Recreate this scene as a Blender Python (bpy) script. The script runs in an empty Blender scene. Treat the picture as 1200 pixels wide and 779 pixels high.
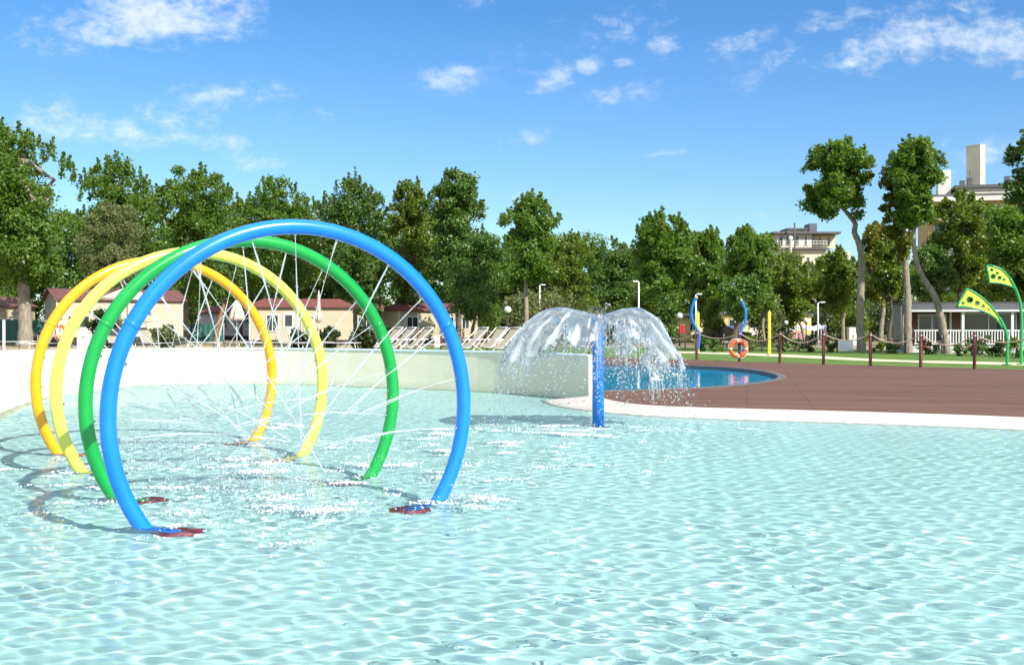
import bpy, math, random
import numpy as np
from mathutils import Vector, Matrix
from mathutils.geometry import tessellate_polygon
PI = math.pi
sc = bpy.context.scene
COL = sc.collection
F = 1296.0          # focal length in photograph pixels
EYE = 1.6875        # eye height above the water
HZ = 379.0          # horizon row
rnd = random.Random(11)
WAVE = 1.0
NR = np.random.default_rng(5)

def gx(px, d): return (px - 600.0) / F * d
def gz(py, d): return EYE - (py - HZ) / F * d
def gd(py, z): return (EYE - z) * F / (py - HZ)
def gp(px, py, z):
    d = gd(py, z); return (gx(px, d), d)

# ------------------------------------------------------------------ materials
def newmat(name):
    m = bpy.data.materials.new(name); m.use_nodes = True
    return m, m.node_tree.nodes, m.node_tree.links

def M(name, col, rough=.55, var=.12, scale=4.0, bump=0.0, bscale=None, metal=0.0, coat=0.0, stretch=None, spec=.5):
    m, n, l = newmat(name)
    b = n['Principled BSDF']
    b.inputs['Roughness'].default_value = rough
    b.inputs['Metallic'].default_value = metal
    b.inputs['Coat Weight'].default_value = coat
    b.inputs['Specular IOR Level'].default_value = spec
    tc = n.new('ShaderNodeTexCoord'); mp = n.new('ShaderNodeMapping')
    l.new(tc.outputs['Object'], mp.inputs['Vector'])
    if stretch: mp.inputs['Scale'].default_value = stretch
    nz = n.new('ShaderNodeTexNoise'); nz.inputs['Scale'].default_value = scale; nz.inputs['Detail'].default_value = 6
    nz.inputs['Roughness'].default_value = .65
    l.new(mp.outputs[0], nz.inputs['Vector'])
    mx = n.new('ShaderNodeMix'); mx.data_type = 'RGBA'
    mr = n.new('ShaderNodeMapRange'); mr.inputs[1].default_value = .3; mr.inputs[2].default_value = .7
    l.new(nz.outputs[0], mr.inputs[0]); l.new(mr.outputs[0], mx.inputs[0])
    mx.inputs[6].default_value = (*[max(0, c * (1 - var)) for c in col], 1)
    mx.inputs[7].default_value = (*[min(1, c * (1 + var)) for c in col], 1)
    l.new(mx.outputs[2], b.inputs['Base Color'])
    if bump:
        n2 = n.new('ShaderNodeTexNoise'); n2.inputs['Scale'].default_value = bscale or scale * 4; n2.inputs['Detail'].default_value = 5
        l.new(mp.outputs[0], n2.inputs['Vector'])
        bp = n.new('ShaderNodeBump'); bp.inputs['Strength'].default_value = bump; bp.inputs['Distance'].default_value = .05
        l.new(n2.outputs[0], bp.inputs['Height']); l.new(bp.outputs[0], b.inputs['Normal'])
    return m

def siding(name, col, pitch=.16, rough=.6):
    m = M(name, col, rough, .08, 1.3)
    n, l = m.node_tree.nodes, m.node_tree.links
    b = n['Principled BSDF']
    tc = n.new('ShaderNodeTexCoord'); sp = n.new('ShaderNodeSeparateXYZ'); l.new(tc.outputs['Object'], sp.inputs[0])
    mm = n.new('ShaderNodeMath'); mm.operation = 'MULTIPLY'; mm.inputs[1].default_value = 1 / pitch; l.new(sp.outputs[2], mm.inputs[0])
    fr = n.new('ShaderNodeMath'); fr.operation = 'FRACT'; l.new(mm.outputs[0], fr.inputs[0])
    bp = n.new('ShaderNodeBump'); bp.inputs['Strength'].default_value = .9; bp.inputs['Distance'].default_value = .06
    bp.invert = True
    l.new(fr.outputs[0], bp.inputs['Height']); l.new(bp.outputs[0], b.inputs['Normal'])
    # the open groove under each board
    src = b.inputs['Base Color'].links[0].from_socket
    gt = n.new('ShaderNodeMath'); gt.operation = 'LESS_THAN'; gt.inputs[1].default_value = .1; l.new(fr.outputs[0], gt.inputs[0])
    mx = n.new('ShaderNodeMix'); mx.data_type = 'RGBA'; l.new(gt.outputs[0], mx.inputs[0]); l.new(src, mx.inputs[6])
    mx.inputs[7].default_value = (*[c * .5 for c in col], 1); l.new(mx.outputs[2], b.inputs['Base Color'])
    return m

def leafmat(name, c1, c2, trans=.48, rough=.42):
    m, n, l = newmat(name)
    n.remove(n['Principled BSDF']); out = n['Material Output']
    g = n.new('ShaderNodeNewGeometry')
    mx = n.new('ShaderNodeMix'); mx.data_type = 'RGBA'; l.new(g.outputs['Random Per Island'], mx.inputs[0])
    mx.inputs[6].default_value = (*c1, 1); mx.inputs[7].default_value = (*c2, 1)
    b = n.new('ShaderNodeBsdfPrincipled'); b.inputs['Roughness'].default_value = rough; b.inputs['Specular IOR Level'].default_value = .45
    l.new(mx.outputs[2], b.inputs['Base Color'])
    t = n.new('ShaderNodeBsdfTranslucent'); 
    hs = n.new('ShaderNodeHueSaturation'); hs.inputs['Value'].default_value = 1.7; hs.inputs['Saturation'].default_value = 1.15; hs.inputs['Hue'].default_value = .485
    l.new(mx.outputs[2], hs.inputs['Color']); l.new(hs.outputs[0], t.inputs[0])
    ms = n.new('ShaderNodeMixShader'); ms.inputs[0].default_value = trans
    l.new(b.outputs[0], ms.inputs[1]); l.new(t.outputs[0], ms.inputs[2]); l.new(ms.outputs[0], out.inputs[0])
    return m

def glasspane(name, col=(.03, .04, .045)):
    m, n, l = newmat(name); b = n['Principled BSDF']
    b.inputs['Base Color'].default_value = (*col, 1); b.inputs['Roughness'].default_value = .06
    b.inputs['Specular IOR Level'].default_value = .8
    return m

MAT = {}
MAT['blue'] = M('blue_paint', (.0, .19, .78), .3, .12, 2.5, coat=.4)
MAT['blue_pole'] = M('blue_pole_paint', (.005, .17, .60), .38, .10, 6, coat=.2)
MAT['green'] = M('green_paint', (.0, .30, .045), .3, .12, 2.5, coat=.4)
MAT['lemon'] = M('lemon_paint', (.74, .70, .10), .3, .04, 3, coat=.4)
MAT['orange'] = M('amber_paint', (.86, .37, .0), .3, .04, 3, coat=.4)
MAT['plate'] = M('oxide_plate', (.26, .022, .04), .5, .3, 9)
MAT['chrome'] = M('steel', (.55, .55, .55), .3, .1, 6, metal=1)
MAT['wall'] = M('pool_render', (.67, .64, .485), .6, .06, 1.2, bump=.12, bscale=18)
def waterline(m):          # scale and algae left where the water laps
    n, l = m.node_tree.nodes, m.node_tree.links; b = n['Principled BSDF']; src = b.inputs['Base Color'].links[0].from_socket
    tc = n.new('ShaderNodeTexCoord'); sp = n.new('ShaderNodeSeparateXYZ'); l.new(tc.outputs['Object'], sp.inputs[0])
    nz = n.new('ShaderNodeTexNoise'); nz.inputs['Scale'].default_value = 1.8; nz.inputs['Detail'].default_value = 8; nz.inputs['Roughness'].default_value = .7; l.new(tc.outputs['Object'], nz.inputs['Vector'])
    k = n.new('ShaderNodeMath'); k.operation = 'MULTIPLY_ADD'; k.inputs[1].default_value = -.32; l.new(nz.outputs[0], k.inputs[0]); l.new(sp.outputs[2], k.inputs[2])
    r = n.new('ShaderNodeMapRange'); r.inputs[1].default_value = -.13; r.inputs[2].default_value = .02; r.inputs[3].default_value = .55; r.inputs[4].default_value = 0; l.new(k.outputs[0], r.inputs[0])
    mx = n.new('ShaderNodeMix'); mx.data_type = 'RGBA'; l.new(r.outputs[0], mx.inputs[0]); l.new(src, mx.inputs[6]); mx.inputs[7].default_value = (.44, .47, .36, 1); l.new(mx.outputs[2], b.inputs['Base Color'])
MAT['beach_wall'] = M('pale_pool_slope', (.67, .64, .485), .6, .06, 1.2, bump=.1, bscale=18)
waterline(MAT['wall'])
MAT['coping'] = M('coping_sky_tint', (.62, .72, .76), .5, .08, 3)  # pale blue of skylight on the wall's top edge, put into the colour
MAT['beach'] = M('beach_concrete', (.50, .475, .42), .7, .08, 1.5, bump=.1, bscale=30)
MAT['redpost'] = M('red_brown_post', (.11, .022, .018), .5, .3, 6, bump=.2)
MAT['darkpost'] = M('dark_post', (.035, .03, .03), .6, .3, 6)
MAT['rope'] = M('rope_fibre', (.62, .50, .36), .85, .2, 30, bump=.6, bscale=60)
MAT['buoy'] = M('orange_buoy', (.80, .12, .02), .5, .1, 5)
MAT['white'] = M('white_paint', (.66, .66, .64), .5, .05, 3)
MAT['silver'] = M('silver_band', (.7, .7, .7), .35, .1, 8)
MAT['alu'] = M('aluminium_tube', (.50, .49, .47), .4, .1, 8, metal=.4)
MAT['sling'] = M('cream_sling', (.29, .27, .20), .8, .08, 12, bump=.15, bscale=60)
MAT['taupe'] = M('taupe_canvas', (.50, .42, .36), .85, .12, 5, bump=.2)
MAT['cream'] = siding('cream_siding', (.40, .345, .225))
MAT['olive_siding'] = siding('olive_siding', (.30, .25, .165), .18)
MAT['brown_siding'] = siding('brown_siding', (.20, .095, .06), .16)
MAT['grey_siding'] = siding('grey_siding', (.46, .45, .42))
MAT['redroof'] = M('red_roof', (.15, .046, .036), .7, .2, 3, bump=.4, bscale=14)
MAT['brownroof'] = M('brown_roof', (.13, .055, .05), .75, .25, 3, bump=.4, bscale=14)
MAT['greyroof'] = M('grey_roof', (.10, .105, .115), .6, .2, 3)
MAT['pane'] = glasspane('window_pane')
MAT['dark'] = M('dark_void', (.025, .024, .022), .8, .2, 3)
MAT['frame'] = M('window_frame', (.62, .60, .55), .5, .05, 4)
MAT['shutter'] = M('grey_shutter', (.36, .38, .35), .6, .1, 10)
MAT['ochre'] = M('ochre_render', (.42, .29, .11), .8, .12, .4, bump=.1)
MAT['concrete'] = M('pale_concrete', (.56, .51, .40), .85, .12, .5, bump=.15, bscale=4)
MAT['slab'] = M('balcony_slab', (.62, .60, .55), .75, .1, .8)
MAT['tar'] = M('dark_roof_felt', (.10, .10, .105), .85, .2, 1)
MAT['bark'] = M('poplar_bark', (.25, .215, .165), .9, .45, 3.0, bump=1.0, bscale=7, stretch=(2.5, 2.5, .7))
MAT['bark_dark'] = M('dark_bark', (.12, .095, .07), .9, .45, 3.0, bump=1.0, bscale=7, stretch=(2.5, 2.5, .7))
MAT['bark_red'] = M('reddish_bark', (.25, .135, .075), .9, .4, 3.0, bump=1.0, bscale=7, stretch=(2.5, 2.5, .7))
MAT['leaf_poplar'] = leafmat('poplar_leaf', (.070, .14, .020), (.158, .262, .045))
MAT['leaf_dark'] = leafmat('dark_leaf', (.048, .108, .018), (.122, .212, .040), .3)
MAT['leaf_olive'] = leafmat('feathery_olive_leaf', (.105, .135, .042), (.19, .22, .085), .3, .7)
MAT['leaf_light'] = leafmat('light_leaf', (.075, .135, .015), (.17, .235, .036), .4)
MAT['leaf_yellow'] = leafmat('yellow_green_leaf', (.09, .12, .014), (.19, .2, .03), .4)
MAT['leaf_hedge'] = leafmat('hedge_leaf', (.025, .045, .012), (.06, .09, .02), .25)
MAT['petal'] = leafmat('pink_petal', (.55, .14, .16), (.75, .35, .36), .3)
MAT['greenfence'] = M('green_screen_mesh', (.03, .12, .10), .8, .2, 4)
MAT['canvas'] = M('white_canvas', (.72, .72, .70), .8, .1, 2)
MAT['pinkbox'] = M('pink_fabric', (.50, .27, .26), .8, .4, 8)
MAT['yellowwall'] = M('yellow_wall', (.66, .56, .24), .8, .1, 2)
MAT['carpaint'] = M('black_car_paint', (.012, .013, .016), .2, .1, 3, coat=1)
MAT['tyre'] = M('tyre_rubber', (.02, .02, .02), .9, .2, 9)
MAT['red'] = M('red_cloth', (.45, .02, .02), .7, .2, 4)
MAT['skin'] = M('skin_tone', (.42, .22, .14), .55, .06, 8)
MAT['shirt'] = M('pale_blue_shirt', (.45, .55, .66), .85, .1, 10)
MAT['shorts'] = M('beige_shorts', (.45, .38, .28), .85, .1, 10)
MAT['hair'] = M('dark_hair', (.03, .02, .015), .7, .2, 20)
MAT['tile'] = M('blue_pool_tile', (.0, .19, .42), .3, .12, 4)
MAT['terracotta'] = M('terracotta_pot', (.38, .16, .09), .8, .15, 6)
MAT['leafpanel'] = M('yellow_panel', (.72, .60, .05), .4, .06, 4)
MAT['greentube'] = M('green_tube_paint', (.02, .33, .10), .35, .06, 4, coat=.3)
MAT['yellowpole'] = M('yellow_pole_paint', (.80, .75, .02), .35, .05, 4, coat=.3)
MAT['globe'] = M('milky_globe', (.72, .70, .66), .3, .04, 3)
MAT['cream_end'] = M('path_sand', (.66, .57, .38), .85, .1, .8)

# ------------------------------------------------------------------ mesh builder
class MB:
    def __init__(s): s.v = []; s.f = []; s.sm = []
    def add(s, vs, fs, smooth=False):
        o = len(s.v); s.v += [tuple(v) for v in vs]
        for f in fs: s.f.append(tuple(i + o for i in f)); s.sm.append(smooth)
        return s
    def box(s, x0, x1, y0, y1, z0, z1, m=None):
        vs = [(x, y, z) for z in (z0, z1) for y in (y0, y1) for x in (x0, x1)]
        if m is not None: vs = [m @ Vector(v) for v in vs]
        return s.add(vs, [(0, 2, 3, 1), (4, 5, 7, 6), (0, 1, 5, 4), (2, 6, 7, 3), (0, 4, 6, 2), (1, 3, 7, 5)])
    def tube(s, pts, r, seg=10, caps=True):
        pts = [Vector(p) for p in pts]; n = len(pts)
        rs = r if isinstance(r, (list, tuple)) else [r] * n
        vs = []; up = None
        for i, p in enumerate(pts):
            t = (pts[min(i + 1, n - 1)] - pts[max(i - 1, 0)])
            if t.length < 1e-9: t = Vector((0, 0, 1))
            t.normalize()
            if up is None:
                up = Vector((0, 0, 1)) if abs(t.z) < .9 else Vector((0, 1, 0))
            a = t.cross(up)
            if a.length < 1e-6: a = t.cross(Vector((1, 0, 0)))
            a.normalize(); b = a.cross(t).normalized(); up = b
            for k in range(seg):
                an = 2 * PI * k / seg
                vs.append(p + (a * math.cos(an) + b * math.sin(an)) * rs[i])
        fs = [(i * seg + k, i * seg + (k + 1) % seg, (i + 1) * seg + (k + 1) % seg, (i + 1) * seg + k) for i in range(n - 1) for k in range(seg)]
        fs = [f[::-1] for f in fs]
        s.add(vs, fs, True)
        if caps:
            o = len(s.v) - len(vs)
            s.f.append(tuple(o + k for k in range(seg))); s.sm.append(False)
            s.f.append(tuple(o + (n - 1) * seg + k for k in reversed(range(seg)))); s.sm.append(False)
        return s
    def lathe(s, prof, seg=16, c=(0, 0, 0), smooth=True):
        vs = []; n = len(prof)
        for r, z in prof:
            for k in range(seg):
                a = 2 * PI * k / seg; vs.append((c[0] + r * math.cos(a), c[1] + r * math.sin(a), c[2] + z))
        fs = [(i * seg + k, i * seg + (k + 1) % seg, (i + 1) * seg + (k + 1) % seg, (i + 1) * seg + k) for i in range(n - 1) for k in range(seg)]
        return s.add(vs, fs, smooth)
    def sphere(s, c, r, seg=12, rings=8, sq=1.0):
        prof = [(max(1e-4, r * math.sin(PI * i / rings)), -r * sq * math.cos(PI * i / rings)) for i in range(rings + 1)]
        return s.lathe(prof, seg, c)
    def prism(s, poly, y0, y1):
        """polygon in x,z pushed from y0 to y1"""
        n = len(poly); tri = tessellate_polygon([[Vector((p[0], p[1], 0)) for p in poly]])
        vs = [(p[0], y0, p[1]) for p in poly] + [(p[0], y1, p[1]) for p in poly]
        fs = [t for t in tri] + [tuple(i + n for i in t[::-1]) for t in tri]
        fs += [(i, (i + 1) % n, n + (i + 1) % n, n + i) for i in range(n)]
        return s.add(vs, fs)
    def sheet(s, outer, z, holes=()):
        polys = [[Vector((p[0], p[1], 0)) for p in outer]] + [[Vector((p[0], p[1], 0)) for p in h] for h in holes]
        tri = tessellate_polygon(polys); vs = [(p.x, p.y, z) for q in polys for p in q]
        out = []
        for t in tri:
            a, b, c = (Vector(vs[i]) for i in t)
            out.append(t if (b - a).cross(c - a).z > 0 else t[::-1])
        return s.add(vs, out)
    def quadwall(s, curve, z0, z1):
        n = len(curve); vs = [(p[0], p[1], z0) for p in curve] + [(p[0], p[1], z1) for p in curve]
        return s.add(vs, [(i, i + 1, n + i + 1, n + i) for i in range(n - 1)], True)
    def build(s, name, mat, parent=None, fix=True):
        me = bpy.data.meshes.new(name); me.from_pydata([tuple(v) for v in s.v], [], s.f)
        me.polygons.foreach_set('use_smooth', s.sm); me.materials.append(mat)
        if fix:
            import bmesh
            bm = bmesh.new(); bm.from_mesh(me); bmesh.ops.recalc_face_normals(bm, faces=bm.faces); bm.to_mesh(me); bm.free()
        me.update()
        o = bpy.data.objects.new(name, me); COL.objects.link(o)
        if parent is not None: o.parent = parent
        return o

def npmesh(name, co, quads, mat, parent=None, smooth=True):
    me = bpy.data.meshes.new(name); me.vertices.add(len(co)); me.vertices.foreach_set('co', np.ascontiguousarray(co, np.float32).ravel())
    n = len(quads); k = quads.shape[1]
    me.loops.add(n * k); me.loops.foreach_set('vertex_index', np.ascontiguousarray(quads, np.int32).ravel())
    me.polygons.add(n); me.polygons.foreach_set('loop_start', np.arange(0, n * k, k, dtype=np.int32)); me.polygons.foreach_set('loop_total', np.full(n, k, np.int32))
    me.polygons.foreach_set('use_smooth', np.full(n, smooth, bool)); me.update(calc_edges=True)
    me.materials.append(mat); o = bpy.data.objects.new(name, me); COL.objects.link(o)
    if parent is not None: o.parent = parent
    return o

def tag(o, label, cat, group=None, kind=None):
    if label: o['label'] = label
    if cat: o['category'] = cat
    if group: o['group'] = group
    if kind: o['kind'] = kind
    return o
def thing(name, label, cat, loc=(0, 0, 0), rz=0.0, group=None):
    o = bpy.data.objects.new(name, None); COL.objects.link(o); o.location = loc; o.rotation_euler = (0, 0, rz)
    o.empty_display_size = .3
    return tag(o, label, cat, group)
def structure(o): o['kind'] = 'structure'; return o
def copytree(o, label=None, group=None, parent=None):
    c = o.copy(); COL.objects.link(c)
    if parent is not None: c.parent = parent
    for ch in list(o.children): copytree(ch, parent=c)
    if label: c['label'] = label
    if group: c['group'] = group
    return c
def spline(pts, per=8):
    out = []; P = [Vector((*p, 0)) if len(p) == 2 else Vector(p) for p in pts]
    for i in range(len(P) - 1):
        a, b, c, d = P[max(i - 1, 0)], P[i], P[i + 1], P[min(i + 2, len(P) - 1)]
        for k in range(per):
            t = k / per
            out.append(.5 * ((2 * b) + (c - a) * t + (2 * a - 5 * b + 4 * c - d) * t * t + (3 * b - a - 3 * c + d) * t ** 3))
    out.append(P[-1]); return out

# ------------------------------------------------------------------ camera, sun, sky
cd = bpy.data.cameras.new('camera'); cam = bpy.data.objects.new('camera', cd); COL.objects.link(cam); sc.camera = cam
cam.location = (0, 0, EYE); cam.rotation_euler = (PI / 2, 0, 0)
cd.sensor_width = 36; cd.lens = 36 * F / 1200; cd.shift_y = -10.5 / 1200; cd.clip_end = 6000; cd.clip_start = .05
SUN_EL, SUN_AZ = math.radians(40), math.radians(138)
sd = Vector((math.sin(SUN_AZ) * math.cos(SUN_EL), math.cos(SUN_AZ) * math.cos(SUN_EL), math.sin(SUN_EL)))
L = bpy.data.lights.new('sun', 'SUN'); L.energy = 5.0; L.angle = math.radians(.5); L.color = (1, .95, .87)
L.cycles.is_caustics_light = True
so = bpy.data.objects.new('sun', L); COL.objects.link(so); so.rotation_euler = sd.to_track_quat('Z', 'Y').to_euler(); so.location = (30, -10, 40)

w = bpy.data.worlds.new('World'); sc.world = w; w.use_nodes = True
n, l = w.node_tree.nodes, w.node_tree.links
bg = n['Background']; sky = n.new('ShaderNodeTexSky'); sky.sky_type = 'NISHITA'; sky.sun_disc = False
sky.sun_elevation = SUN_EL; sky.sun_rotation = SUN_AZ; sky.air_density = 1.0; sky.dust_density = .25; sky.ozone_density = 1.6
hs = n.new('ShaderNodeHueSaturation'); hs.inputs['Hue'].default_value = .508; hs.inputs['Saturation'].default_value = 1.42; hs.inputs['Value'].default_value = 1.14
l.new(sky.outputs[0], hs.inputs['Color'])
# clouds: patches of fine noise in directions of the sky
tc = n.new('ShaderNodeTexCoord'); sp = n.new('ShaderNodeSeparateXYZ'); l.new(tc.outputs['Generated'], sp.inputs[0])
def math_(op, a, b=None, c=None):
    k = n.new('ShaderNodeMath'); k.operation = op
    for i, v in enumerate((a, b, c)):
        if v is None: continue
        if isinstance(v, (int, float)): k.inputs[i].default_value = v
        else: l.new(v, k.inputs[i])
    return k.outputs[0]
rise = n.new('ShaderNodeMapRange'); rise.interpolation_type = 'SMOOTHSTEP'; rise.inputs[1].default_value = -.03; rise.inputs[2].default_value = .07; l.new(sp.outputs[2], rise.inputs[0]); l.new(rise.outputs[0], hs.inputs['Fac'])
low = n.new('ShaderNodeMapRange'); low.interpolation_type = 'SMOOTHSTEP'; low.inputs[1].default_value = .26; low.inputs[2].default_value = .02; low.inputs[4].default_value = .85; l.new(sp.outputs[2], low.inputs[0])
tint = n.new('ShaderNodeMix'); tint.data_type = 'RGBA'; tint.blend_type = 'MULTIPLY'; l.new(low.outputs[0], tint.inputs[0]); l.new(hs.outputs[0], tint.inputs[6]); tint.inputs[7].default_value = (.60, .80, 1.0, 1)
yy = math_('MAXIMUM', sp.outputs[1], .02)
u = math_('DIVIDE', sp.outputs[0], yy); v = math_('DIVIDE', sp.outputs[2], yy)
cv = n.new('ShaderNodeCombineXYZ'); l.new(u, cv.inputs[0]); l.new(v, cv.inputs[1])
CL = [(1030, 45, 210, 55, 7, .5), (170, 140, 170, 38, 0, .46), (170, 25, 180, 45, 5, .5), (690, 60, 120, 60, 10, .36),  # px, py, half width, half height, tilt, weight
    (190, 8, 125, 42, 8, 1.0), (110, 42, 60, 12, -8, .75), (262, 22, 55, 26, 10, .9), (262, 112, 72, 20, 4, .72), (95, 145, 110, 24, -6, .62), (215, 163, 95, 17, 0, .72),
    (385, 136, 36, 12, 5, .55), (525, 93, 36, 17, 5, .62), (608, 163, 40, 13, 8, .95), (665, 88, 48, 14, 22, .85), (686, 78, 20, 14, 30, .9), (742, 103, 62, 17, 10, .72), (718, 116, 22, 8, 0, .8),
    (740, 26, 78, 24, 5, .6), (776, 54, 26, 14, 10, .85), (730, 72, 16, 11, 10, .7), (880, 44, 70, 20, 18, .75), (960, 28, 90, 16, 8, .75), (1060, 48, 95, 32, 4, .95), (1165, 52, 75, 30, -6, .92), (1020, 70, 45, 18, 0, .8), (1195, 82, 25, 14, 0, .8),
    (1140, 190, 75, 30, 0, .5), (620, 232, 55, 10, 0, .42), (300, 190, 60, 14, 0, .4), (780, 180, 34, 6, 6, .45), (455, 165, 60, 10, 0, .2), (570, 5, 50, 14, 0, .5), (880, 252, 45, 10, 0, .3), (380, 240, 70, 14, 0, .3)]
mask = None
for (px, py, a, b, tl, wt) in CL:
    uu, vv = (px - 600) / F, (HZ - py) / F; ct, st = math.cos(math.radians(tl)), math.sin(math.radians(tl))
    du = math_('SUBTRACT', u, uu); dv = math_('SUBTRACT', v, vv)
    a, b = a * 1.2, b * 1.25
    e1 = math_('ADD', math_('MULTIPLY', du, ct * F / a), math_('MULTIPLY', dv, st * F / a))
    e2 = math_('ADD', math_('MULTIPLY', du, -st * F / b), math_('MULTIPLY', dv, ct * F / b))
    q = math_('ADD', math_('MULTIPLY', e1, e1), math_('MULTIPLY', e2, e2))
    g = math_('MULTIPLY', math_('EXPONENT', math_('MULTIPLY', q, -1.1)), wt)
    mask = g if mask is None else math_('MAXIMUM', mask, g)
def noise(scale, detail, sx, sy, off, rough=.6):
    mp = n.new('ShaderNodeMapping'); l.new(cv.outputs[0], mp.inputs[0]); mp.inputs['Scale'].default_value = (sx, sy, 1); mp.inputs['Location'].default_value = (off, off, 0)
    k = n.new('ShaderNodeTexNoise'); k.inputs['Scale'].default_value = scale; k.inputs['Detail'].default_value = detail; k.inputs['Roughness'].default_value = rough
    k.inputs['Distortion'].default_value = .35
    l.new(mp.outputs[0], k.inputs['Vector']); return k.outputs[0]
n1 = noise(13, 8, .8, 1.6, 3.3); n2 = noise(52, 6, 1, 1.5, 1.7, .65)
nn = math_('ADD', math_('MULTIPLY', n1, .56), math_('MULTIPLY', n2, .44))
dens = math_('ADD', math_('MULTIPLY', mask, .64), math_('MULTIPLY', math_('SUBTRACT', nn, .5), 2.6))
mr = n.new('ShaderNodeMapRange'); mr.interpolation_type = 'SMOOTHSTEP'; mr.inputs[1].default_value = .20; mr.inputs[2].default_value = 1.02
l.new(dens, mr.inputs[0])
gate = n.new('ShaderNodeMapRange'); gate.interpolation_type = 'SMOOTHSTEP'; gate.inputs[1].default_value = .06; gate.inputs[2].default_value = .4; l.new(mask, gate.inputs[0])
dn = math_('MULTIPLY', math_('MULTIPLY', mr.outputs[0], gate.outputs[0]), .72)
mx = n.new('ShaderNodeMix'); mx.data_type = 'RGBA'; l.new(dn, mx.inputs[0]); l.new(tint.outputs[2], mx.inputs[6]); mx.inputs[7].default_value = (7.6, 8.0, 8.4, 1)
# bright broken cloud added out of view, overhead and behind, as fill light
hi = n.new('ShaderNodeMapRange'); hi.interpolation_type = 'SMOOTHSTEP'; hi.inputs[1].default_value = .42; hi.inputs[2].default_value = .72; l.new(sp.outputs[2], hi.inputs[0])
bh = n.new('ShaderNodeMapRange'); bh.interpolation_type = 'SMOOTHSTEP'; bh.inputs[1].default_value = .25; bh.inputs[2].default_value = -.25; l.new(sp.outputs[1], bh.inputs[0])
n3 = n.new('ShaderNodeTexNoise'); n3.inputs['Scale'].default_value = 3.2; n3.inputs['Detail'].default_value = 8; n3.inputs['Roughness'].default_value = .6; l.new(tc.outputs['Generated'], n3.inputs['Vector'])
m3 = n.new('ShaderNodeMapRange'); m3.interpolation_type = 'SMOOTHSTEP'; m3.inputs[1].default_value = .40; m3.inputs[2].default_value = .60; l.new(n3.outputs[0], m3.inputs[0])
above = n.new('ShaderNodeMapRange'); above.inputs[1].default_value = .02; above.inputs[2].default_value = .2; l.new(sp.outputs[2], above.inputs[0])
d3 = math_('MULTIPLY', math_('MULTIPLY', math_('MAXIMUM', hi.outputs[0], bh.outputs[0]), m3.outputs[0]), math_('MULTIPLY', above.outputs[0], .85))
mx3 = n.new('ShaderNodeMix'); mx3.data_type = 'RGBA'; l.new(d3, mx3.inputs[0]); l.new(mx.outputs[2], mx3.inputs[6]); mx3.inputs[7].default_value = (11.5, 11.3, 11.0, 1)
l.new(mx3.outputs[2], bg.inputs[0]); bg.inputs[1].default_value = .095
sc.view_settings.view_transform = 'Standard'; sc.view_settings.look = 'None'; sc.view_settings.gamma = 1; sc.view_settings.use_curve_mapping = False
sc.view_settings.exposure = .62
sc.cycles.use_denoising = True
sc.cycles.max_bounces = 12; sc.cycles.transparent_max_bounces = 24; sc.cycles.transmission_bounces = 10
sc.cycles.sample_clamp_indirect = 6
sc.cycles.caustics_reflective = False

# ------------------------------------------------------------------ the setting
ZD, ZL = .15, .12
wall_c = [(p.x, p.y) for p in spline([(-15.0, 12), (-15.6, 19), (-14.7, 24.5), (-12.9, 27.9), (-10.4, 30.2), (-7.2, 31.0), (-3.6, 29.4), (-.1, 26.9), (1.67, 24.1)], 8)]
deck_edge = [(p.x, p.y) for p in spline([(1.80, 23.6), (2.0, 22.1), (2.52, 20.9), (3.56, 20.25), (5.97, 19.35), (8.4, 18.16), (11.5, 15.6), (14.2, 11.5), (15.5, 6), (15.6, 0)], 8)]
water_edge = [(p.x, p.y) for p in spline([(.70, 24.4), (.95, 22.7), (1.91, 20.85), (3.2, 19.85), (4.74, 19.2), (6.4, 18.5), (8.13, 17.55), (11.1, 15.1), (13.7, 11.1), (15.0, 6), (15.1, 0)], 8)]
lawn_edge = [(p.x, p.y) for p in spline([(1.4, 51.4), (4.3, 50.4), (7.3, 47.4), (10.1, 43.9), (17.1, 36.9), (24, 29.5), (34, 19)], 6)]
small_pool = [(p.x, p.y) for p in spline([(2.05, 24.95), (4.45, 26.2), (6.06, 28.06), (7.3, 30.4), (7.9, 33), (7.95, 35.9), (7.4, 38.3), (6.2, 40.1), (4.5, 41.4), (3.1, 41.8), (2.4, 40.4), (2.05, 36), (1.85, 30), (1.85, 26.4), (2.05, 24.95)], 6)][:-1]
back_of_wall = [(p[0], p[1] + .02) for p in wall_c]
# ground: one sheet to the horizon with an opening for pool and deck
opening = back_of_wall + [(1.35, 26.5), (1.3, 40)] + lawn_edge + [(34, -6), (-15.0, -6)]
gm, gn, gl = newmat('sandy_ground'); gb = gn['Principled BSDF']; gb.inputs['Roughness'].default_value = .95
t_ = gn.new('ShaderNodeTexCoord'); a1 = gn.new('ShaderNodeTexNoise'); a1.inputs['Scale'].default_value = .09; a1.inputs['Detail'].default_value = 8; gl.new(t_.outputs['Object'], a1.inputs['Vector'])
a2 = gn.new('ShaderNodeTexNoise'); a2.inputs['Scale'].default_value = 2.2; a2.inputs['Detail'].default_value = 6; gl.new(t_.outputs['Object'], a2.inputs['Vector'])
cr = gn.new('ShaderNodeValToRGB'); cr.color_ramp.elements[0].position = .42; cr.color_ramp.elements[0].color = (.07, .10, .025, 1); cr.color_ramp.elements[1].position = .56; cr.color_ramp.elements[1].color = (.36, .28, .17, 1)
ad = gn.new('ShaderNodeMath'); ad.operation = 'MULTIPLY_ADD'; ad.inputs[1].default_value = .3; gl.new(a2.outputs[0], ad.inputs[0]); 
sb = gn.new('ShaderNodeMath'); sb.operation = 'SUBTRACT'; sb.inputs[1].default_value = .11; gl.new(a1.outputs[0], sb.inputs[0]); gl.new(sb.outputs[0], ad.inputs[2])
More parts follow.
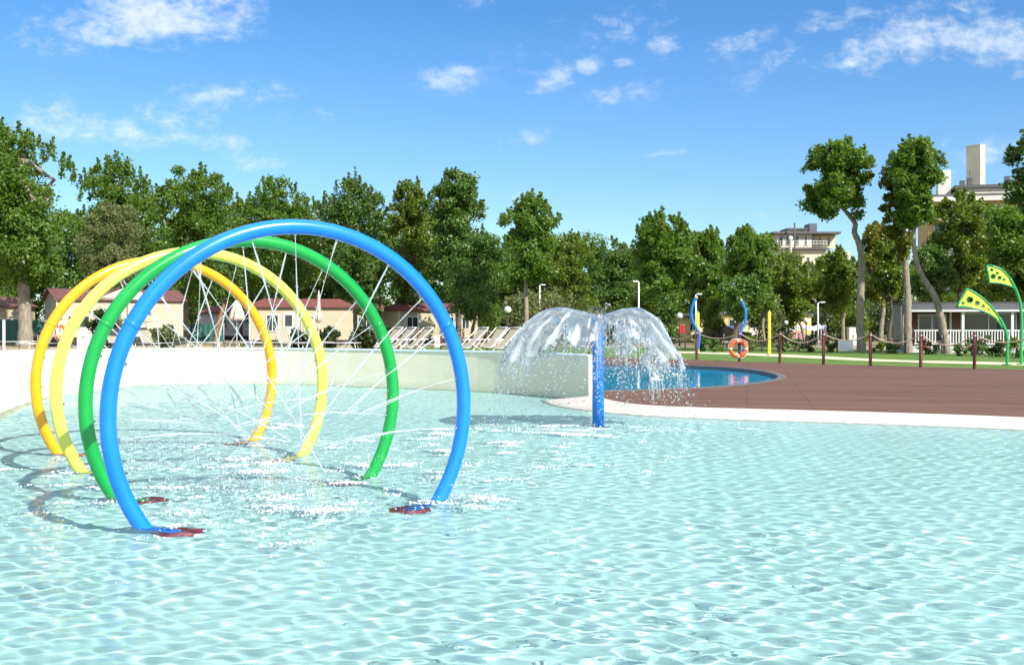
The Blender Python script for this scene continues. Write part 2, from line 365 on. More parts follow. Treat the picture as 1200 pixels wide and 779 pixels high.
gl.new(ad.outputs[0], cr.inputs[0]); gl.new(cr.outputs[0], gb.inputs['Base Color'])
structure(MB().sheet([(-2500, -400), (2500, -400), (2500, 4000), (-2500, 4000)], .1, [opening]).build('ground', gm, fix=False))
# lawn
lm, ln, ll = newmat('mown_grass'); lb = ln['Principled BSDF']; lb.inputs['Roughness'].default_value = .85
t_ = ln.new('ShaderNodeTexCoord'); a1 = ln.new('ShaderNodeTexNoise'); a1.inputs['Scale'].default_value = .5; a1.inputs['Detail'].default_value = 9; a1.inputs['Roughness'].default_value = .75; ll.new(t_.outputs['Object'], a1.inputs['Vector'])
cr = ln.new('ShaderNodeValToRGB'); cr.color_ramp.elements[0].position = .36; cr.color_ramp.elements[0].color = (.055, .13, .012, 1); cr.color_ramp.elements[1].position = .66; cr.color_ramp.elements[1].color = (.14, .235, .03, 1)
ll.new(a1.outputs[0], cr.inputs[0]); ll.new(cr.outputs[0], lb.inputs['Base Color'])
a2 = ln.new('ShaderNodeTexNoise'); a2.inputs['Scale'].default_value = 40; ll.new(t_.outputs['Object'], a2.inputs['Vector']); bp = ln.new('ShaderNodeBump'); bp.inputs['Distance'].default_value = .05; bp.inputs['Strength'].default_value = .8
ll.new(a2.outputs[0], bp.inputs['Height']); ll.new(bp.outputs[0], lb.inputs['Normal'])
lawn_poly = [(1.0, 54), (1.4, 51.42)] + [(p[0], p[1] + .02) for p in lawn_edge[1:]] + [(60, 19), (60, 52), (26, 60), (16.3, 70.5), (10, 73), (-2, 75), (-7, 74), (-7.5, 66), (-3, 60)]
structure(MB().sheet(lawn_poly, ZL).build('lawn', lm, fix=False))
# pale path over the lawn
pt = [gp(x, y, ZL) for x, y in ((786, 411.6), (860, 413.4), (940, 416.2), (1040, 421.4), (1120, 423.3), (1200, 425.0), (1300, 427))]
pb = [gp(x, y, ZL) for x, y in ((780, 413.2), (860, 415.6), (940, 419.2), (1040, 423.8), (1120, 426), (1200, 428.2), (1300, 432))]
structure(MB().sheet([(p.x, p.y) for p in spline(pt, 5)] + [(p.x, p.y) for p in spline(pb, 5)][::-1], ZL + .005).build('path', MAT['cream_end'], fix=False))
# wooden deck with openings for both pools
dm, dnn, dl = newmat('deck_boards'); db = dnn['Principled BSDF']; db.inputs['Roughness'].default_value = .8; db.inputs['Specular IOR Level'].default_value = .2
t_ = dnn.new('ShaderNodeTexCoord'); mp = dnn.new('ShaderNodeMapping'); dl.new(t_.outputs['Object'], mp.inputs[0]); mp.inputs['Rotation'].default_value = (0, 0, math.radians(12))
br = dnn.new('ShaderNodeTexBrick'); br.inputs['Scale'].default_value = 1; br.inputs['Brick Width'].default_value = 2.4; br.inputs['Row Height'].default_value = .145; br.inputs['Mortar Size'].default_value = .007; br.inputs['Mortar Smooth'].default_value = .2
br.inputs['Color1'].default_value = (.122, .066, .046, 1); br.inputs['Color2'].default_value = (.165, .092, .066, 1); br.inputs['Mortar'].default_value = (.02, .01, .01, 1); br.inputs['Bias'].default_value = 0
dl.new(mp.outputs[0], br.inputs['Vector'])
a1 = dnn.new('ShaderNodeTexNoise'); a1.inputs['Scale'].default_value = 1.0; a1.inputs['Detail'].default_value = 7; mp2 = dnn.new('ShaderNodeMapping'); dl.new(mp.outputs[0], mp2.inputs[0]); mp2.inputs['Scale'].default_value = (.12, 2.2, 1); dl.new(mp2.outputs[0], a1.inputs['Vector'])
mxx = dnn.new('ShaderNodeMix'); mxx.data_type = 'RGBA'; mxx.blend_type = 'OVERLAY'; mxx.inputs[0].default_value = .95; dl.new(br.outputs['Color'], mxx.inputs[6])
mra = dnn.new('ShaderNodeMapRange'); mra.inputs[1].default_value = .32; mra.inputs[2].default_value = .68; mra.inputs[3].default_value = .40; mra.inputs[4].default_value = .62; dl.new(a1.outputs[0], mra.inputs[0]); dl.new(mra.outputs[0], mxx.inputs[7]); dl.new(mxx.outputs[2], db.inputs['Base Color'])
bp = dnn.new('ShaderNodeBump'); bp.inputs['Distance'].default_value = .02; bp.inputs['Strength'].default_value = .6; dl.new(br.outputs['Fac'], bp.inputs['Height']); bp.invert = True; dl.new(bp.outputs[0], db.inputs['Normal'])
deck_poly = [(p[0], p[1]) for p in deck_edge] + [(34, 0)] + lawn_edge[::-1] + [(1.3, 40), (1.35, 26.5), (1.8, 24.2)]
dk = MB().sheet(deck_poly, ZD, [small_pool])
dk.quadwall([(p[0], p[1]) for p in lawn_edge], .1, ZD)
structure(dk.build('deck', dm, fix=False))
# pale sloping beach edge of the big pool
bs = MB(); nb = len(deck_edge)
bw = [water_edge[min(len(water_edge) - 1, round(i * (len(water_edge) - 1) / (nb - 1)))] for i in range(nb)]
# pair the two lines by their share of length
def resample(c, k):
    c = [Vector((*p, 0)) for p in c]; s = [0]
    for i in range(1, len(c)): s.append(s[-1] + (c[i] - c[i - 1]).length)
    out = []; j = 0
    for i in range(k):
        t = s[-1] * i / (k - 1)
        while j < len(c) - 2 and s[j + 1] < t: j += 1
        q = (t - s[j]) / max(1e-9, s[j + 1] - s[j]); out.append(tuple((c[j] + (c[j + 1] - c[j]) * q)[:2]))
    return out
A, B = resample(deck_edge, 90), resample(water_edge, 90)
vs = []; NB = 6
for i in range(90):
    a, b = Vector(A[i]), Vector(B[i]); dirv = (b - a)
    prof = [(-.012 / max(dirv.length, .01), .152), (.06, .150), (.35, .10), (.7, .045), (1.0, 0.0), (1.04, -.04), (1.16, -.24)]
    for t, z in prof: vs.append((a.x + dirv.x * t, a.y + dirv.y * t, z))
k = 7
bs.add(vs, [(i * k + j, i * k + j + 1, (i + 1) * k + j + 1, (i + 1) * k + j) for i in range(89) for j in range(k - 1)], True)
bo = structure(bs.build('pool_edge', MAT['beach'])); bo.cycles.is_caustics_receiver = True

# pale beach that slopes out of the water on the left
LB_ = resample([(p.x, p.y) for p in spline([(-11.5, 10), (-10.2, 14), (-9.3, 18.5), (-10.2, 22.8), (-10.7, 25.5), (-10.75, 28.0), (-10.3, 30.05)], 8)], 60)
LW_ = resample([(p.x, p.y) for p in spline([(-14.9, 10.5), (-15.2, 15), (-15.45, 19), (-14.65, 24.3), (-13.3, 27.2), (-12.2, 28.5), (-10.45, 30.1)], 8)], 60)
vs = []
for a, b in zip(LW_, LB_):
    a, b = Vector(a), Vector(b); dn_ = (b - a).normalized(); ln_ = (b - a).length
    for t, off, z in ((0, 0, .16), (.5, 0, .09), (.9, 0, .045), (1, 0, .025), (1, .06, -.05), (1, .15, -.2), (1, .3, -.38)): p = a.lerp(b, t) + dn_ * off * min(1, ln_ / 1.5); vs.append((p.x, p.y, z))
bo = structure(MB().add(vs, [(i * 7 + j, i * 7 + j + 1, (i + 1) * 7 + j + 1, (i + 1) * 7 + j) for i in range(59) for j in range(6)], True).build('pool_beach', MAT['beach_wall'])); bo.cycles.is_caustics_receiver = True

# curved pool wall (a thing) with a coping tinted pale blue for skylight
pw = thing('pool_wall', 'curved cream rendered wall round the back of the shallow splash pool', 'wall')
pr = []; HW = .965
T = []
for i, p in enumerate(wall_c):
    a = Vector(wall_c[max(i - 1, 0)]); b = Vector(wall_c[min(i + 1, len(wall_c) - 1)]); t = (b - a).normalized(); T.append(Vector((-t.y, t.x)))
vs = []
for p, nn_ in zip(wall_c, T):
    q = Vector(p); o = q + nn_ * .24
    vs += [(q.x, q.y, -.45), (q.x, q.y, HW), (o.x, o.y, HW), (o.x, o.y, -.45)]
N = len(wall_c)
mb = MB().add(vs, [(4 * i + j, 4 * i + (j + 1) % 4, 4 * i + 4 + (j + 1) % 4, 4 * i + 4 + j) for i in range(N - 1) for j in range(4)], True)
mb.add(vs[-4:], [(0, 1, 2, 3)]); mb.add(vs[:4], [(3, 2, 1, 0)])
mb.sm = [False] * len(mb.sm)
wl = mb.build('wall_body', MAT['wall'], pw); wl.cycles.is_caustics_receiver = True
vs = []
for p, nn_ in zip(wall_c, T):
    q = Vector(p) - nn_ * .025; o = Vector(p) + nn_ * .265
    vs += [(q.x, q.y, HW + .002), (q.x, q.y, HW + .04), (o.x, o.y, HW + .04), (o.x, o.y, HW + .002)]
mb = MB().add(vs, [(4 * i + j, 4 * i + (j + 1) % 4, 4 * i + 4 + (j + 1) % 4, 4 * i + 4 + j) for i in range(N - 1) for j in range(4)], False)
mb.add(vs[-4:], [(0, 1, 2, 3)]); mb.add(vs[:4], [(3, 2, 1, 0)])
mb.build('coping', MAT['coping'], pw)

# ------------------------------------------------------------------ pool floor and water
def inside(poly, X, Y):
    r = np.zeros(X.shape, bool); n_ = len(poly); j = n_ - 1
    for i in range(n_):
        xi, yi = poly[i]; xj, yj = poly[j]
        c = ((yi > Y) != (yj > Y)) & (X < (xj - xi) * (Y - yi) / (yj - yi + 1e-12) + xi); r ^= c; j = i
    return r
def distline(line, X, Y):
    d = np.full(X.shape, 1e9)
    for (ax, ay), (bx, by) in zip(line[:-1], line[1:]):
        dx, dy = bx - ax, by - ay; t = np.clip(((X - ax) * dx + (Y - ay) * dy) / (dx * dx + dy * dy + 1e-12), 0, 1)
        d = np.minimum(d, np.hypot(X - ax - t * dx, Y - ay - t * dy))
    return d
def gridmesh(xs, ys):
    X, Y = np.meshgrid(xs, ys); nx, ny = len(xs), len(ys); i = np.arange(nx * ny).reshape(ny, nx)
    return X, Y, np.stack([i[:-1, :-1], i[:-1, 1:], i[1:, 1:], i[1:, :-1]], -1).reshape(-1, 4)
pool_poly = [(p[0], p[1] + .1) for p in wall_c] + [(1.55, 23.6)] + [(p[0] + .03, p[1] + .03) for p in deck_edge] + [(15.6, -6), (-15, -6)]
def submesh(name, X, Y, Z, q, keep, mat):
    q = q[keep]; used = np.unique(q); mp_ = np.full(X.size, -1); mp_[used] = np.arange(len(used))
    co = np.stack([X.ravel(), Y.ravel(), Z.ravel()], -1)[used]; return npmesh(name, co, mp_[q], mat)
DEPTH = .36
X, Y, q = gridmesh(np.arange(-16, 16, .4), np.arange(-4, 32, .4))
db_ = distline(water_edge, X, Y); dw = distline(wall_c, X, Y)
Zf = -DEPTH + (DEPTH - .11) * np.clip(1 - db_ / 5.0, 0, 1) ** 1.5
leftness = np.clip((-X - 4.5) / 5, 0, 1)
Zf = np.maximum(Zf, -DEPTH + (DEPTH - .06) * np.clip(1 - dw / 7.0, 0, 1) * leftness)
fm = M('aqua_pool_paint', (.475, .76, .72), .6, .05, .8)
cx_, cy_ = X.ravel()[q].mean(1), Y.ravel()[q].mean(1)
fo = structure(submesh('pool_floor', X, Y, Zf, q, inside(pool_poly, cx_, cy_) | (distline(pool_poly + pool_poly[:1], cx_, cy_) < .35), fm))
fo.cycles.is_caustics_receiver = True

ys = [3.0]
while ys[-1] < 31.4: ys.append(ys[-1] + min(.038, .0038 * ys[-1]))
ys = np.array(ys); us = np.linspace(-1, 1, 1130)
X, Y, q = gridmesh(us, ys); UW = 8.5 + .42 * Y; X = X * UW; dxr = 2 * UW / 1129
dyr = np.minimum(.038, .0038 * Y)
Z = np.zeros_like(X)
wr = np.random.default_rng(21)
gust = .60 + .11 * np.sin(.55 * X + .31 * Y + 1) * np.sin(.37 * Y - .42 * X + 2.) + .08 * np.sin(1.3 * X - .9 * Y)
for k in range(64):
    lam = .062 * (5.6 ** wr.random()); th = wr.normal(1.35, .75); kx, ky = 2 * PI / lam * math.cos(th), 2 * PI / lam * math.sin(th)
    amp = (.0026 if lam > .24 else .0041) * lam * WAVE
    Z += amp * np.clip((lam / np.maximum(dyr, dxr) - 2.2) / 1.5, 0, 1) * np.sin(kx * X + ky * Y + wr.random() * 2 * PI)
Z *= gust
HOOP = [(-1.508, 7.893, .527), (-2.175, 9.212, .568), (-3.049, 10.754, .609), (-3.864, 12.191, .650)]
HOOP = [(a * 1.25, b * 1.25, c) for a, b, c in HOOP]
FX, FY = gx(701, gd(498, 0)), gd(498, 0)
imp = [(FX + 1.45 * math.cos(a) + wr.normal(0, .12), FY + 1.3 * math.sin(a)) for a in np.linspace(0, 2 * PI, 14)[:-1]] + [(FX, FY)]
for hx, hy, hw in HOOP:
    for k in range(7): imp.append((hx + wr.normal(.1, .55), hy + wr.normal(0, .45)))
for (ix, iy) in imp:   # rings where falling water lands
    m_ = (np.abs(X - ix) < 1.6) & (np.abs(Y - iy) < 1.6)
    r_ = np.hypot(X[m_] - ix, Y[m_] - iy); lam = wr.uniform(.16, .26)
    Z[m_] += .0035 * np.exp(-(r_ / .55) ** 2) * np.cos(2 * PI * r_ / lam + wr.random() * 6)
cx_, cy_ = X.ravel()[q].mean(1), Y.ravel()[q].mean(1)
wm, wn, wl_ = newmat('pool_water'); wn.remove(wn['Principled BSDF']); out = wn['Material Output']
gl_ = wn.new('ShaderNodeBsdfGlass'); gl_.inputs['IOR'].default_value = 1.33; gl_.inputs['Roughness'].default_value = 0; gl_.inputs['Color'].default_value = (.97, 1, .995, 1)
# reflection kept low, as the photograph shows it: the pool reads by its floor
fr_w = wn.new('ShaderNodeFresnel'); fr_w.inputs[0].default_value = 1.33
rf_w = wn.new('ShaderNodeBsdfRefraction'); rf_w.inputs['IOR'].default_value = 1.33; rf_w.inputs['Roughness'].default_value = 0; rf_w.inputs['Color'].default_value = (.97, 1, .995, 1)
gs_w = wn.new('ShaderNodeBsdfGlossy'); gs_w.inputs['Roughness'].default_value = .02
mu_w = wn.new('ShaderNodeMath'); mu_w.operation = 'MULTIPLY'; mu_w.inputs[1].default_value = .42; wl_.new(fr_w.outputs[0], mu_w.inputs[0])
mi_w = wn.new('ShaderNodeMixShader'); wl_.new(mu_w.outputs[0], mi_w.inputs[0]); wl_.new(rf_w.outputs[0], mi_w.inputs[1]); wl_.new(gs_w.outputs[0], mi_w.inputs[2]); wl_.new(mi_w.outputs[0], out.inputs[0])
wn.remove(gl_)
WX, WY, WZ, WQ, WCX, WCY = X, Y, Z, q, cx_, cy_
wo = structure(submesh('pool_water', X, Y, Z, q, inside(pool_poly, cx_, cy_), wm)); wo.cycles.is_caustics_caster = True

# the small deep blue pool sunk in the deck
cen = Vector((4.6, 33.5))
def inset(p, k): q_ = Vector(p); return tuple(q_ + (cen - q_).normalized() * k)
sm_floor = MB().sheet(small_pool, -1.1).quadwall(small_pool + small_pool[:1], -1.1, ZD - .004)
structure(sm_floor.build('pool_basin', MAT['tile'], fix=False))
ring = [inset(p, -.18) for p in small_pool]; n_ = len(ring); inn = [inset(p, .06) for p in small_pool]
vs = [(p[0], p[1], ZD + .004) for p in ring] + [(p[0], p[1], ZD + .03) for p in ring] + [(p[0], p[1], ZD + .03) for p in inn] + [(p[0], p[1], ZD - .12) for p in inn]
fs = [(r * n_ + i, r * n_ + (i + 1) % n_, (r + 1) * n_ + (i + 1) % n_, (r + 1) * n_ + i) for r in range(3) for i in range(n_)]
structure(MB().add(vs, fs).build('pool_coping', M('grey_coping', (.13, .11, .105), .6, .1, 4)))
m2, nn2, l2 = newmat('blue_pool_water'); b2 = nn2['Principled BSDF']; b2.inputs['Base Color'].default_value = (.004, .33, .62, 1); b2.inputs['Roughness'].default_value = .03; b2.inputs['IOR'].default_value = 1.33
t2 = nn2.new('ShaderNodeTexCoord'); z2 = nn2.new('ShaderNodeTexNoise'); z2.inputs['Scale'].default_value = 1.6; z2.inputs['Detail'].default_value = 3; l2.new(t2.outputs['Object'], z2.inputs['Vector'])
p2 = nn2.new('ShaderNodeBump'); p2.inputs['Strength'].default_value = .12; p2.inputs['Distance'].default_value = .1; l2.new(z2.outputs[0], p2.inputs['Height']); l2.new(p2.outputs[0], b2.inputs['Normal'])
structure(MB().sheet([inset(p, .0) for p in small_pool], .06).build('small_pool_water', m2, fix=False))
# ------------------------------------------------------------------ water materials for jets and splash
def watermat(name, white, glassw, clear, ior=1.33):
    m, n, l = newmat(name); n.remove(n['Principled BSDF']); o = n['Material Output']
    d = n.new('ShaderNodeBsdfDiffuse'); d.inputs[0].default_value = (.86, .89, .90, 1)
    g = n.new('ShaderNodeBsdfGlass'); g.inputs['IOR'].default_value = ior; g.inputs['Roughness'].default_value = .02
    t = n.new('ShaderNodeBsdfTransparent'); t.inputs[0].default_value = (.97, .99, .99, 1)
    tr = n.new('ShaderNodeBsdfTranslucent'); tr.inputs[0].default_value = (.86, .89, .9, 1)
    a0 = n.new('ShaderNodeMixShader'); a0.inputs[0].default_value = .5; l.new(d.outputs[0], a0.inputs[1]); l.new(tr.outputs[0], a0.inputs[2])
    a = n.new('ShaderNodeMixShader'); a.inputs[0].default_value = glassw / (glassw + white); l.new(a0.outputs[0], a.inputs[1]); l.new(g.outputs[0], a.inputs[2])
    b = n.new('ShaderNodeMixShader'); b.inputs[0].default_value = clear; l.new(a.outputs[0], b.inputs[1]); l.new(t.outputs[0], b.inputs[2]); l.new(b.outputs[0], o.inputs[0])
    return m
MAT['jet'] = watermat('jet_water', .7, .3, .30)
MAT['dome'] = watermat('fountain_sheet_water', .05, .95, .42, 1.33)
_m = MAT['dome']; _n, _l = _m.node_tree.nodes, _m.node_tree.links      # aerated streaks that run down the film
_at = _n.new('ShaderNodeAttribute'); _at.attribute_name = 'aerated'
_o = _n['Material Output']; _src = _o.inputs[0].links[0].from_socket
_d = _n.new('ShaderNodeBsdfDiffuse'); _d.inputs[0].default_value = (.86, .89, .9, 1); _t = _n.new('ShaderNodeBsdfTranslucent'); _t.inputs[0].default_value = (.86, .89, .9, 1)
_w = _n.new('ShaderNodeMixShader'); _w.inputs[0].default_value = .5; _l.new(_d.outputs[0], _w.inputs[1]); _l.new(_t.outputs[0], _w.inputs[2])
_x = _n.new('ShaderNodeMixShader'); _l.new(_at.outputs['Fac'], _x.inputs[0]); _l.new(_src, _x.inputs[1]); _l.new(_w.outputs[0], _x.inputs[2]); _l.new(_x.outputs[0], _o.inputs[0])
MAT['drops'] = watermat('splash_drops', .55, .45, .15)

ICO = None
def droplets(name, pts, rad, mat, parent=None, squash=1.0):
    """many small eight-faced drops in one mesh"""
    base = np.array([(1, 0, 0), (0, 1, 0), (-1, 0, 0), (0, -1, 0), (0, 0, 1), (0, 0, -1)], float)
    tri = np.array([(0, 1, 4), (1, 2, 4), (2, 3, 4), (3, 0, 4), (1, 0, 5), (2, 1, 5), (3, 2, 5), (0, 3, 5)])
    pts = np.asarray(pts, float); rad = np.asarray(rad, float)
    b = base * np.array([1, 1, squash])
    co = pts[:, None, :] + b[None] * rad[:, None, None]
    f = tri[None] + (np.arange(len(pts)) * 6)[:, None, None]
    return npmesh(name, co.reshape(-1, 3), f.reshape(-1, 3), mat, parent, True)

# ------------------------------------------------------------------ the four spray hoops
HR, HZC, HT = 1.641, .9075, .068
def make_hoop(i, name_label, mat):
    hx, hy, yaw = HOOP[i]
    root = thing('spray_hoop', name_label, 'water hoop', (hx, hy, 0), yaw, 'round spray hoops standing in the shallow pool')
    a0 = math.asin((DEPTH + HZC - .02) / HR)
    pts = [(HR * math.cos(t), 0, HZC + HR * math.sin(t)) for t in np.linspace(-a0, PI + a0, 110)]
    o = MB().tube(pts, HT, 20).build('tube', MAT[mat], root); o.cycles.is_caustics_receiver = True
    for sgn in (1, -1):
        bx = sgn * HR * math.cos(a0)
        p = MB().lathe([(.001, 0), (.20, 0), (.205, .008), (.20, .02), (.10, .024), (.095, .05), (.001, .05)], 28, (bx, 0, -DEPTH + .006))
        for k in range(8): p.lathe([(.014, .02), (.014, .036), (.001, .036)], 6, (bx + .165 * math.cos(k * PI / 4), .165 * math.sin(k * PI / 4), -DEPTH + .006))
        o = p.build('base_plate', MAT['plate'], root); o.cycles.is_caustics_receiver = True
    for ja in (math.radians(28), math.radians(152)):
        MB().tube([(HR * math.cos(t), 0, HZC + HR * math.sin(t)) for t in np.linspace(ja - .012, ja + .012, 4)], HT * 1.022, 20).build('joint_sleeve', MAT[mat], root)
    r_ = random.Random(40 + i)
    for ang in JETS:
        ang = ang + r_.uniform(-4, 4)
        t = math.radians(ang); rr = HR - HT + .004
        p0 = Vector((rr * math.cos(t), 0, HZC + rr * math.sin(t)))
        inward = Vector((-math.cos(t), 0, -math.sin(t)))
        MB().tube([p0 - inward * .03, p0 + inward * .02], [.018, .012], 8).build('nozzle', MAT['chrome'], root)
        aim = Vector((r_.uniform(-.12, .25), r_.uniform(-.12, .12), HZC - .10 + r_.uniform(-.12, .12)))
        dv = (aim - p0).normalized(); sp_ = r_.uniform(6.2, 8.2)
        vel = dv * sp_; P = []; R = []; tt = 0; reach_ = (aim - p0).length * r_.uniform(.8, 1.25)
        while tt < .9:
            p = p0 + vel * tt + Vector((0, 0, -4.9)) * tt * tt
            wob = tt * .035
            p += Vector((r_.uniform(-wob, wob), r_.uniform(-wob, wob), r_.uniform(-wob, wob))) * .6
            if p.z < 0.0 or (p - p0).length > reach_: break
            P.append(p); R.append(max(.003, (.0062 + .0026 * math.sin(tt * 47 + ang) - .004 * tt) * r_.uniform(.75, 1.2))); tt += .012
        if len(P) > 3:
            MB().tube(P, R, 6).build('water_jet', MAT['jet'], root)
            # a second thin strand that has peeled off
            if r_.random() < .5:
                k = len(P) // 3; q = [p + Vector((0, 0, -.05)) * ((j) / len(P)) + Vector((r_.uniform(-.006, .006), r_.uniform(-.01, .01), r_.uniform(-.006, .006))) for j, p in enumerate(P[k:])]
                if len(q) > 3: MB().tube(q, [.004] * len(q), 5).build('water_jet', MAT['jet'], root)
            ends.append((root, P))
    return root
JETS = [-8, 8, 25, 43, 60, 76, 92, 110, 128, 146, 164, 183]
ends = []
HOOPS = [make_hoop(0, 'blue spray hoop, largest and nearest of the row, in front of the green one', 'blue'),
         make_hoop(1, 'green spray hoop just behind the blue one', 'green'),
         make_hoop(2, 'pale lemon yellow spray hoop between the green and the amber one', 'lemon'),
         make_hoop(3, 'amber orange yellow spray hoop at the far end of the row', 'orange')]
# spray drops round the jets, and where they meet
pts, rad = [], []
dr = np.random.default_rng(8)
for root, P in ends:
    c, s_ = math.cos(root.rotation_euler.z), math.sin(root.rotation_euler.z)
    for _ in range(70):
        k = int(len(P) * dr.random() ** .5); p = P[min(k, len(P) - 1)]; sp_ = .010 + .12 * (k / len(P)) ** 3
        q = np.array(p) + dr.normal(0, sp_, 3)
        pts.append((root.location.x + c * q[0] - s_ * q[1], root.location.y + s_ * q[0] + c * q[1], max(.02, q[2]))); rad.append(dr.uniform(.0025, .007))
for hx, hy, hw in HOOP:
    for _ in range(3600):
        q = (dr.normal(.05, .6), dr.normal(0, .4), abs(dr.exponential(.2)) + .01)
        pts.append((hx + q[0], hy + q[1], q[2])); rad.append(.0015 + dr.exponential(.0018))
tag(droplets('water_spray', pts, rad, MAT['drops']), 'fine white spray drops flying about the hoops', 'spray', kind='stuff')

# ------------------------------------------------------------------ mushroom fountain on a blue post
ft = thing('water_fountain', 'blue mushroom fountain post pouring two glassy domes of water', 'fountain', (FX, FY, 0))
PT = gz(376, FY)
p = MB().tube([(0, 0, -DEPTH), (0, 0, PT)], .098, 28)
p.lathe([(.098, -.0), (.10, .012), (.098, .03), (.06, .034), (.001, .034)], 28, (0, 0, PT - .002))
o = p.build('post', MAT['blue_pole'], ft); o.cycles.is_caustics_receiver = True
MB().lathe([(.03, 0), (.045, .02), (.045, .06), (.02, .07), (.001, .07)], 16, (0, 0, PT + .03)).build('nozzle', MAT['chrome'], ft)
o = MB().lathe([(.001, 0), (.22, 0), (.225, .01), (.22, .022), (.11, .026), (.105, .05), (.001, .05)], 28, (0, 0, -DEPTH + .006)).build('base_plate', MAT['plate'], ft); o.cycles.is_caustics_receiver = True
def fb(x, y, z, s=0):
    v_ = 0
    from mathutils import noise as ns
    return ns.noise(Vector((x, y, z + s)))
from mathutils import noise as NS
def dome_mesh():
    na, nt_ = 300, 150; ztop = PT + .05
    vs = np.zeros((na, nt_, 3)); keep = np.zeros((na, nt_), bool)
    for a in range(na):
        th = 2 * PI * a / na
        ca, sa = math.cos(th), math.sin(th)
        side = abs(ca) ** .8                       # fuller to the left and right than towards front and back
        reach = (1.42 + .22 * (ca < 0) * abs(ca)) * (.42 + .58 * side) + .16 * NS.noise(Vector((ca * 1.5, sa * 1.5, 3)))
        rise = .235 * (.05 + .95 * side)
        for k in range(nt_):
            t = (k / (nt_ - 1)) * 1.06
            r = .05 + reach * t * (1.14 - .14 * t)
            x = t
            z = ztop + rise * 4 * x * (1 - 1.0 * x) * 1.15 - .2 * x - 1.12 * max(0, x - .28) ** 1.9
            amp = .006 + .11 * t ** 2.4
            d_ = NS.noise(Vector((ca * r * 3.2, sa * r * 3.2, 7 + t * 3))) + .42 * NS.noise(Vector((ca * r * 7, sa * r * 7, 2 + z * 4))) + .10 * t * NS.noise(Vector((ca * r * 18, sa * r * 18, z * 10)))
            z += amp * d_ * .8; r += amp * d_ * .5
            vs[a, k] = (r * ca, r * sa, z)
            hole = NS.noise(Vector((th * 2.2 + 5, z * 3.0, r * 2.0))) + .55 * NS.noise(Vector((th * 6.5, z * 7.5, r * 5.0 + 4))) + .3 * NS.noise(Vector((th * 15., z * 15, 9)))
            lim = .95 - 1.7 * max(0, t - .40) - .75 * (1 - side) ** 1.6 - 1.2 * max(0, t - .85)
            keep[a, k] = hole < lim and z > .05
    return vs, keep
dv_, kp = dome_mesh()
na, nt_ = kp.shape
fq = []
for a in range(na):
    b = (a + 1) % na
    for k in range(nt_ - 1):
        if kp[a, k] and kp[b, k] and kp[a, k + 1] and kp[b, k + 1]: fq.append((a * nt_ + k, b * nt_ + k, b * nt_ + k + 1, a * nt_ + k + 1))
fq = np.array(fq)
# closed thin film: outer and inner skins joined by a rim
co = dv_.reshape(-1, 3)
nrm = np.cross(np.roll(dv_, -1, 0) - dv_, np.gradient(dv_, axis=1)); nrm /= (np.linalg.norm(nrm, axis=2, keepdims=True) + 1e-9); nrm = nrm.reshape(-1, 3)
thick = .007 + .003 * np.sin(co[:, :1] * 21) * np.sin(co[:, 2:] * 17)
inner = co - nrm * thick
edges = {}
for f_ in fq:
    for i in range(4):
        e = (f_[i], f_[(i + 1) % 4]); edges[e] = edges.get(e, 0) + 1
rim = [(a, b) for (a, b) in edges if (b, a) not in edges]
V = len(co); quads = np.concatenate([fq, fq[:, ::-1] + V, np.array([(b, a, a + V, b + V) for a, b in rim])])
allc = np.concatenate([co, inner]); used = np.unique(quads); mpi = np.full(len(allc), -1); mpi[used] = np.arange(len(used))
do_ = npmesh('water_dome', allc[used], mpi[quads], MAT['dome'], ft)
aer = np.zeros(V)
for a in range(na):
    th = 2 * PI * a / na
    for k in range(nt_):
        t = k / (nt_ - 1)
        if kp[a, k]:
            q_ = NS.noise(Vector((th * 9, t * 2.2, 1))) + .6 * NS.noise(Vector((th * 24, t * 4.5, 5))) + .5 * NS.noise(Vector((th * 6, t * 9, 9)))
            aer[a * nt_ + k] = min(.85, max(0, (q_ - .42 + .58 * t) * 1.05)) * min(1, t * 1.6 + .1)
aer = np.concatenate([aer, aer])[used]; at9 = do_.data.attributes.new('aerated', 'FLOAT', 'POINT'); at9.data.foreach_set('value', aer.astype(np.float32))
# beaded rims of the torn film
rimb = MB(); rr_ = random.Random(4); dp, drd = [], []
nbr = {}
for a, b in rim: nbr.setdefault(a, []).append(b)
done = set()
for a in list(nbr):
    if a in done: continue
    path = [a]; done.add(a); cur = a
    while True:
        nx_ = [b for b in nbr.get(cur, []) if b not in done]
        if not nx_: break
        cur = nx_[0]; done.add(cur); path.append(cur)
    if len(path) < 4: continue
    pts_ = [co[i] for i in path]; sm = [tuple((pts_[max(0, i - 1)] + pts_[i] + pts_[min(len(pts_) - 1, i + 1)]) / 3) for i in range(len(pts_))]
    rimb.tube(sm, [max(.004, .010 + .006 * math.sin(i * 1.1)) * rr_.uniform(.6, 1.35) for i in range(len(sm))], 5)
rimb.build('water_rim', MAT['drops'], ft, fix=False)['kind'] = 'stuff'
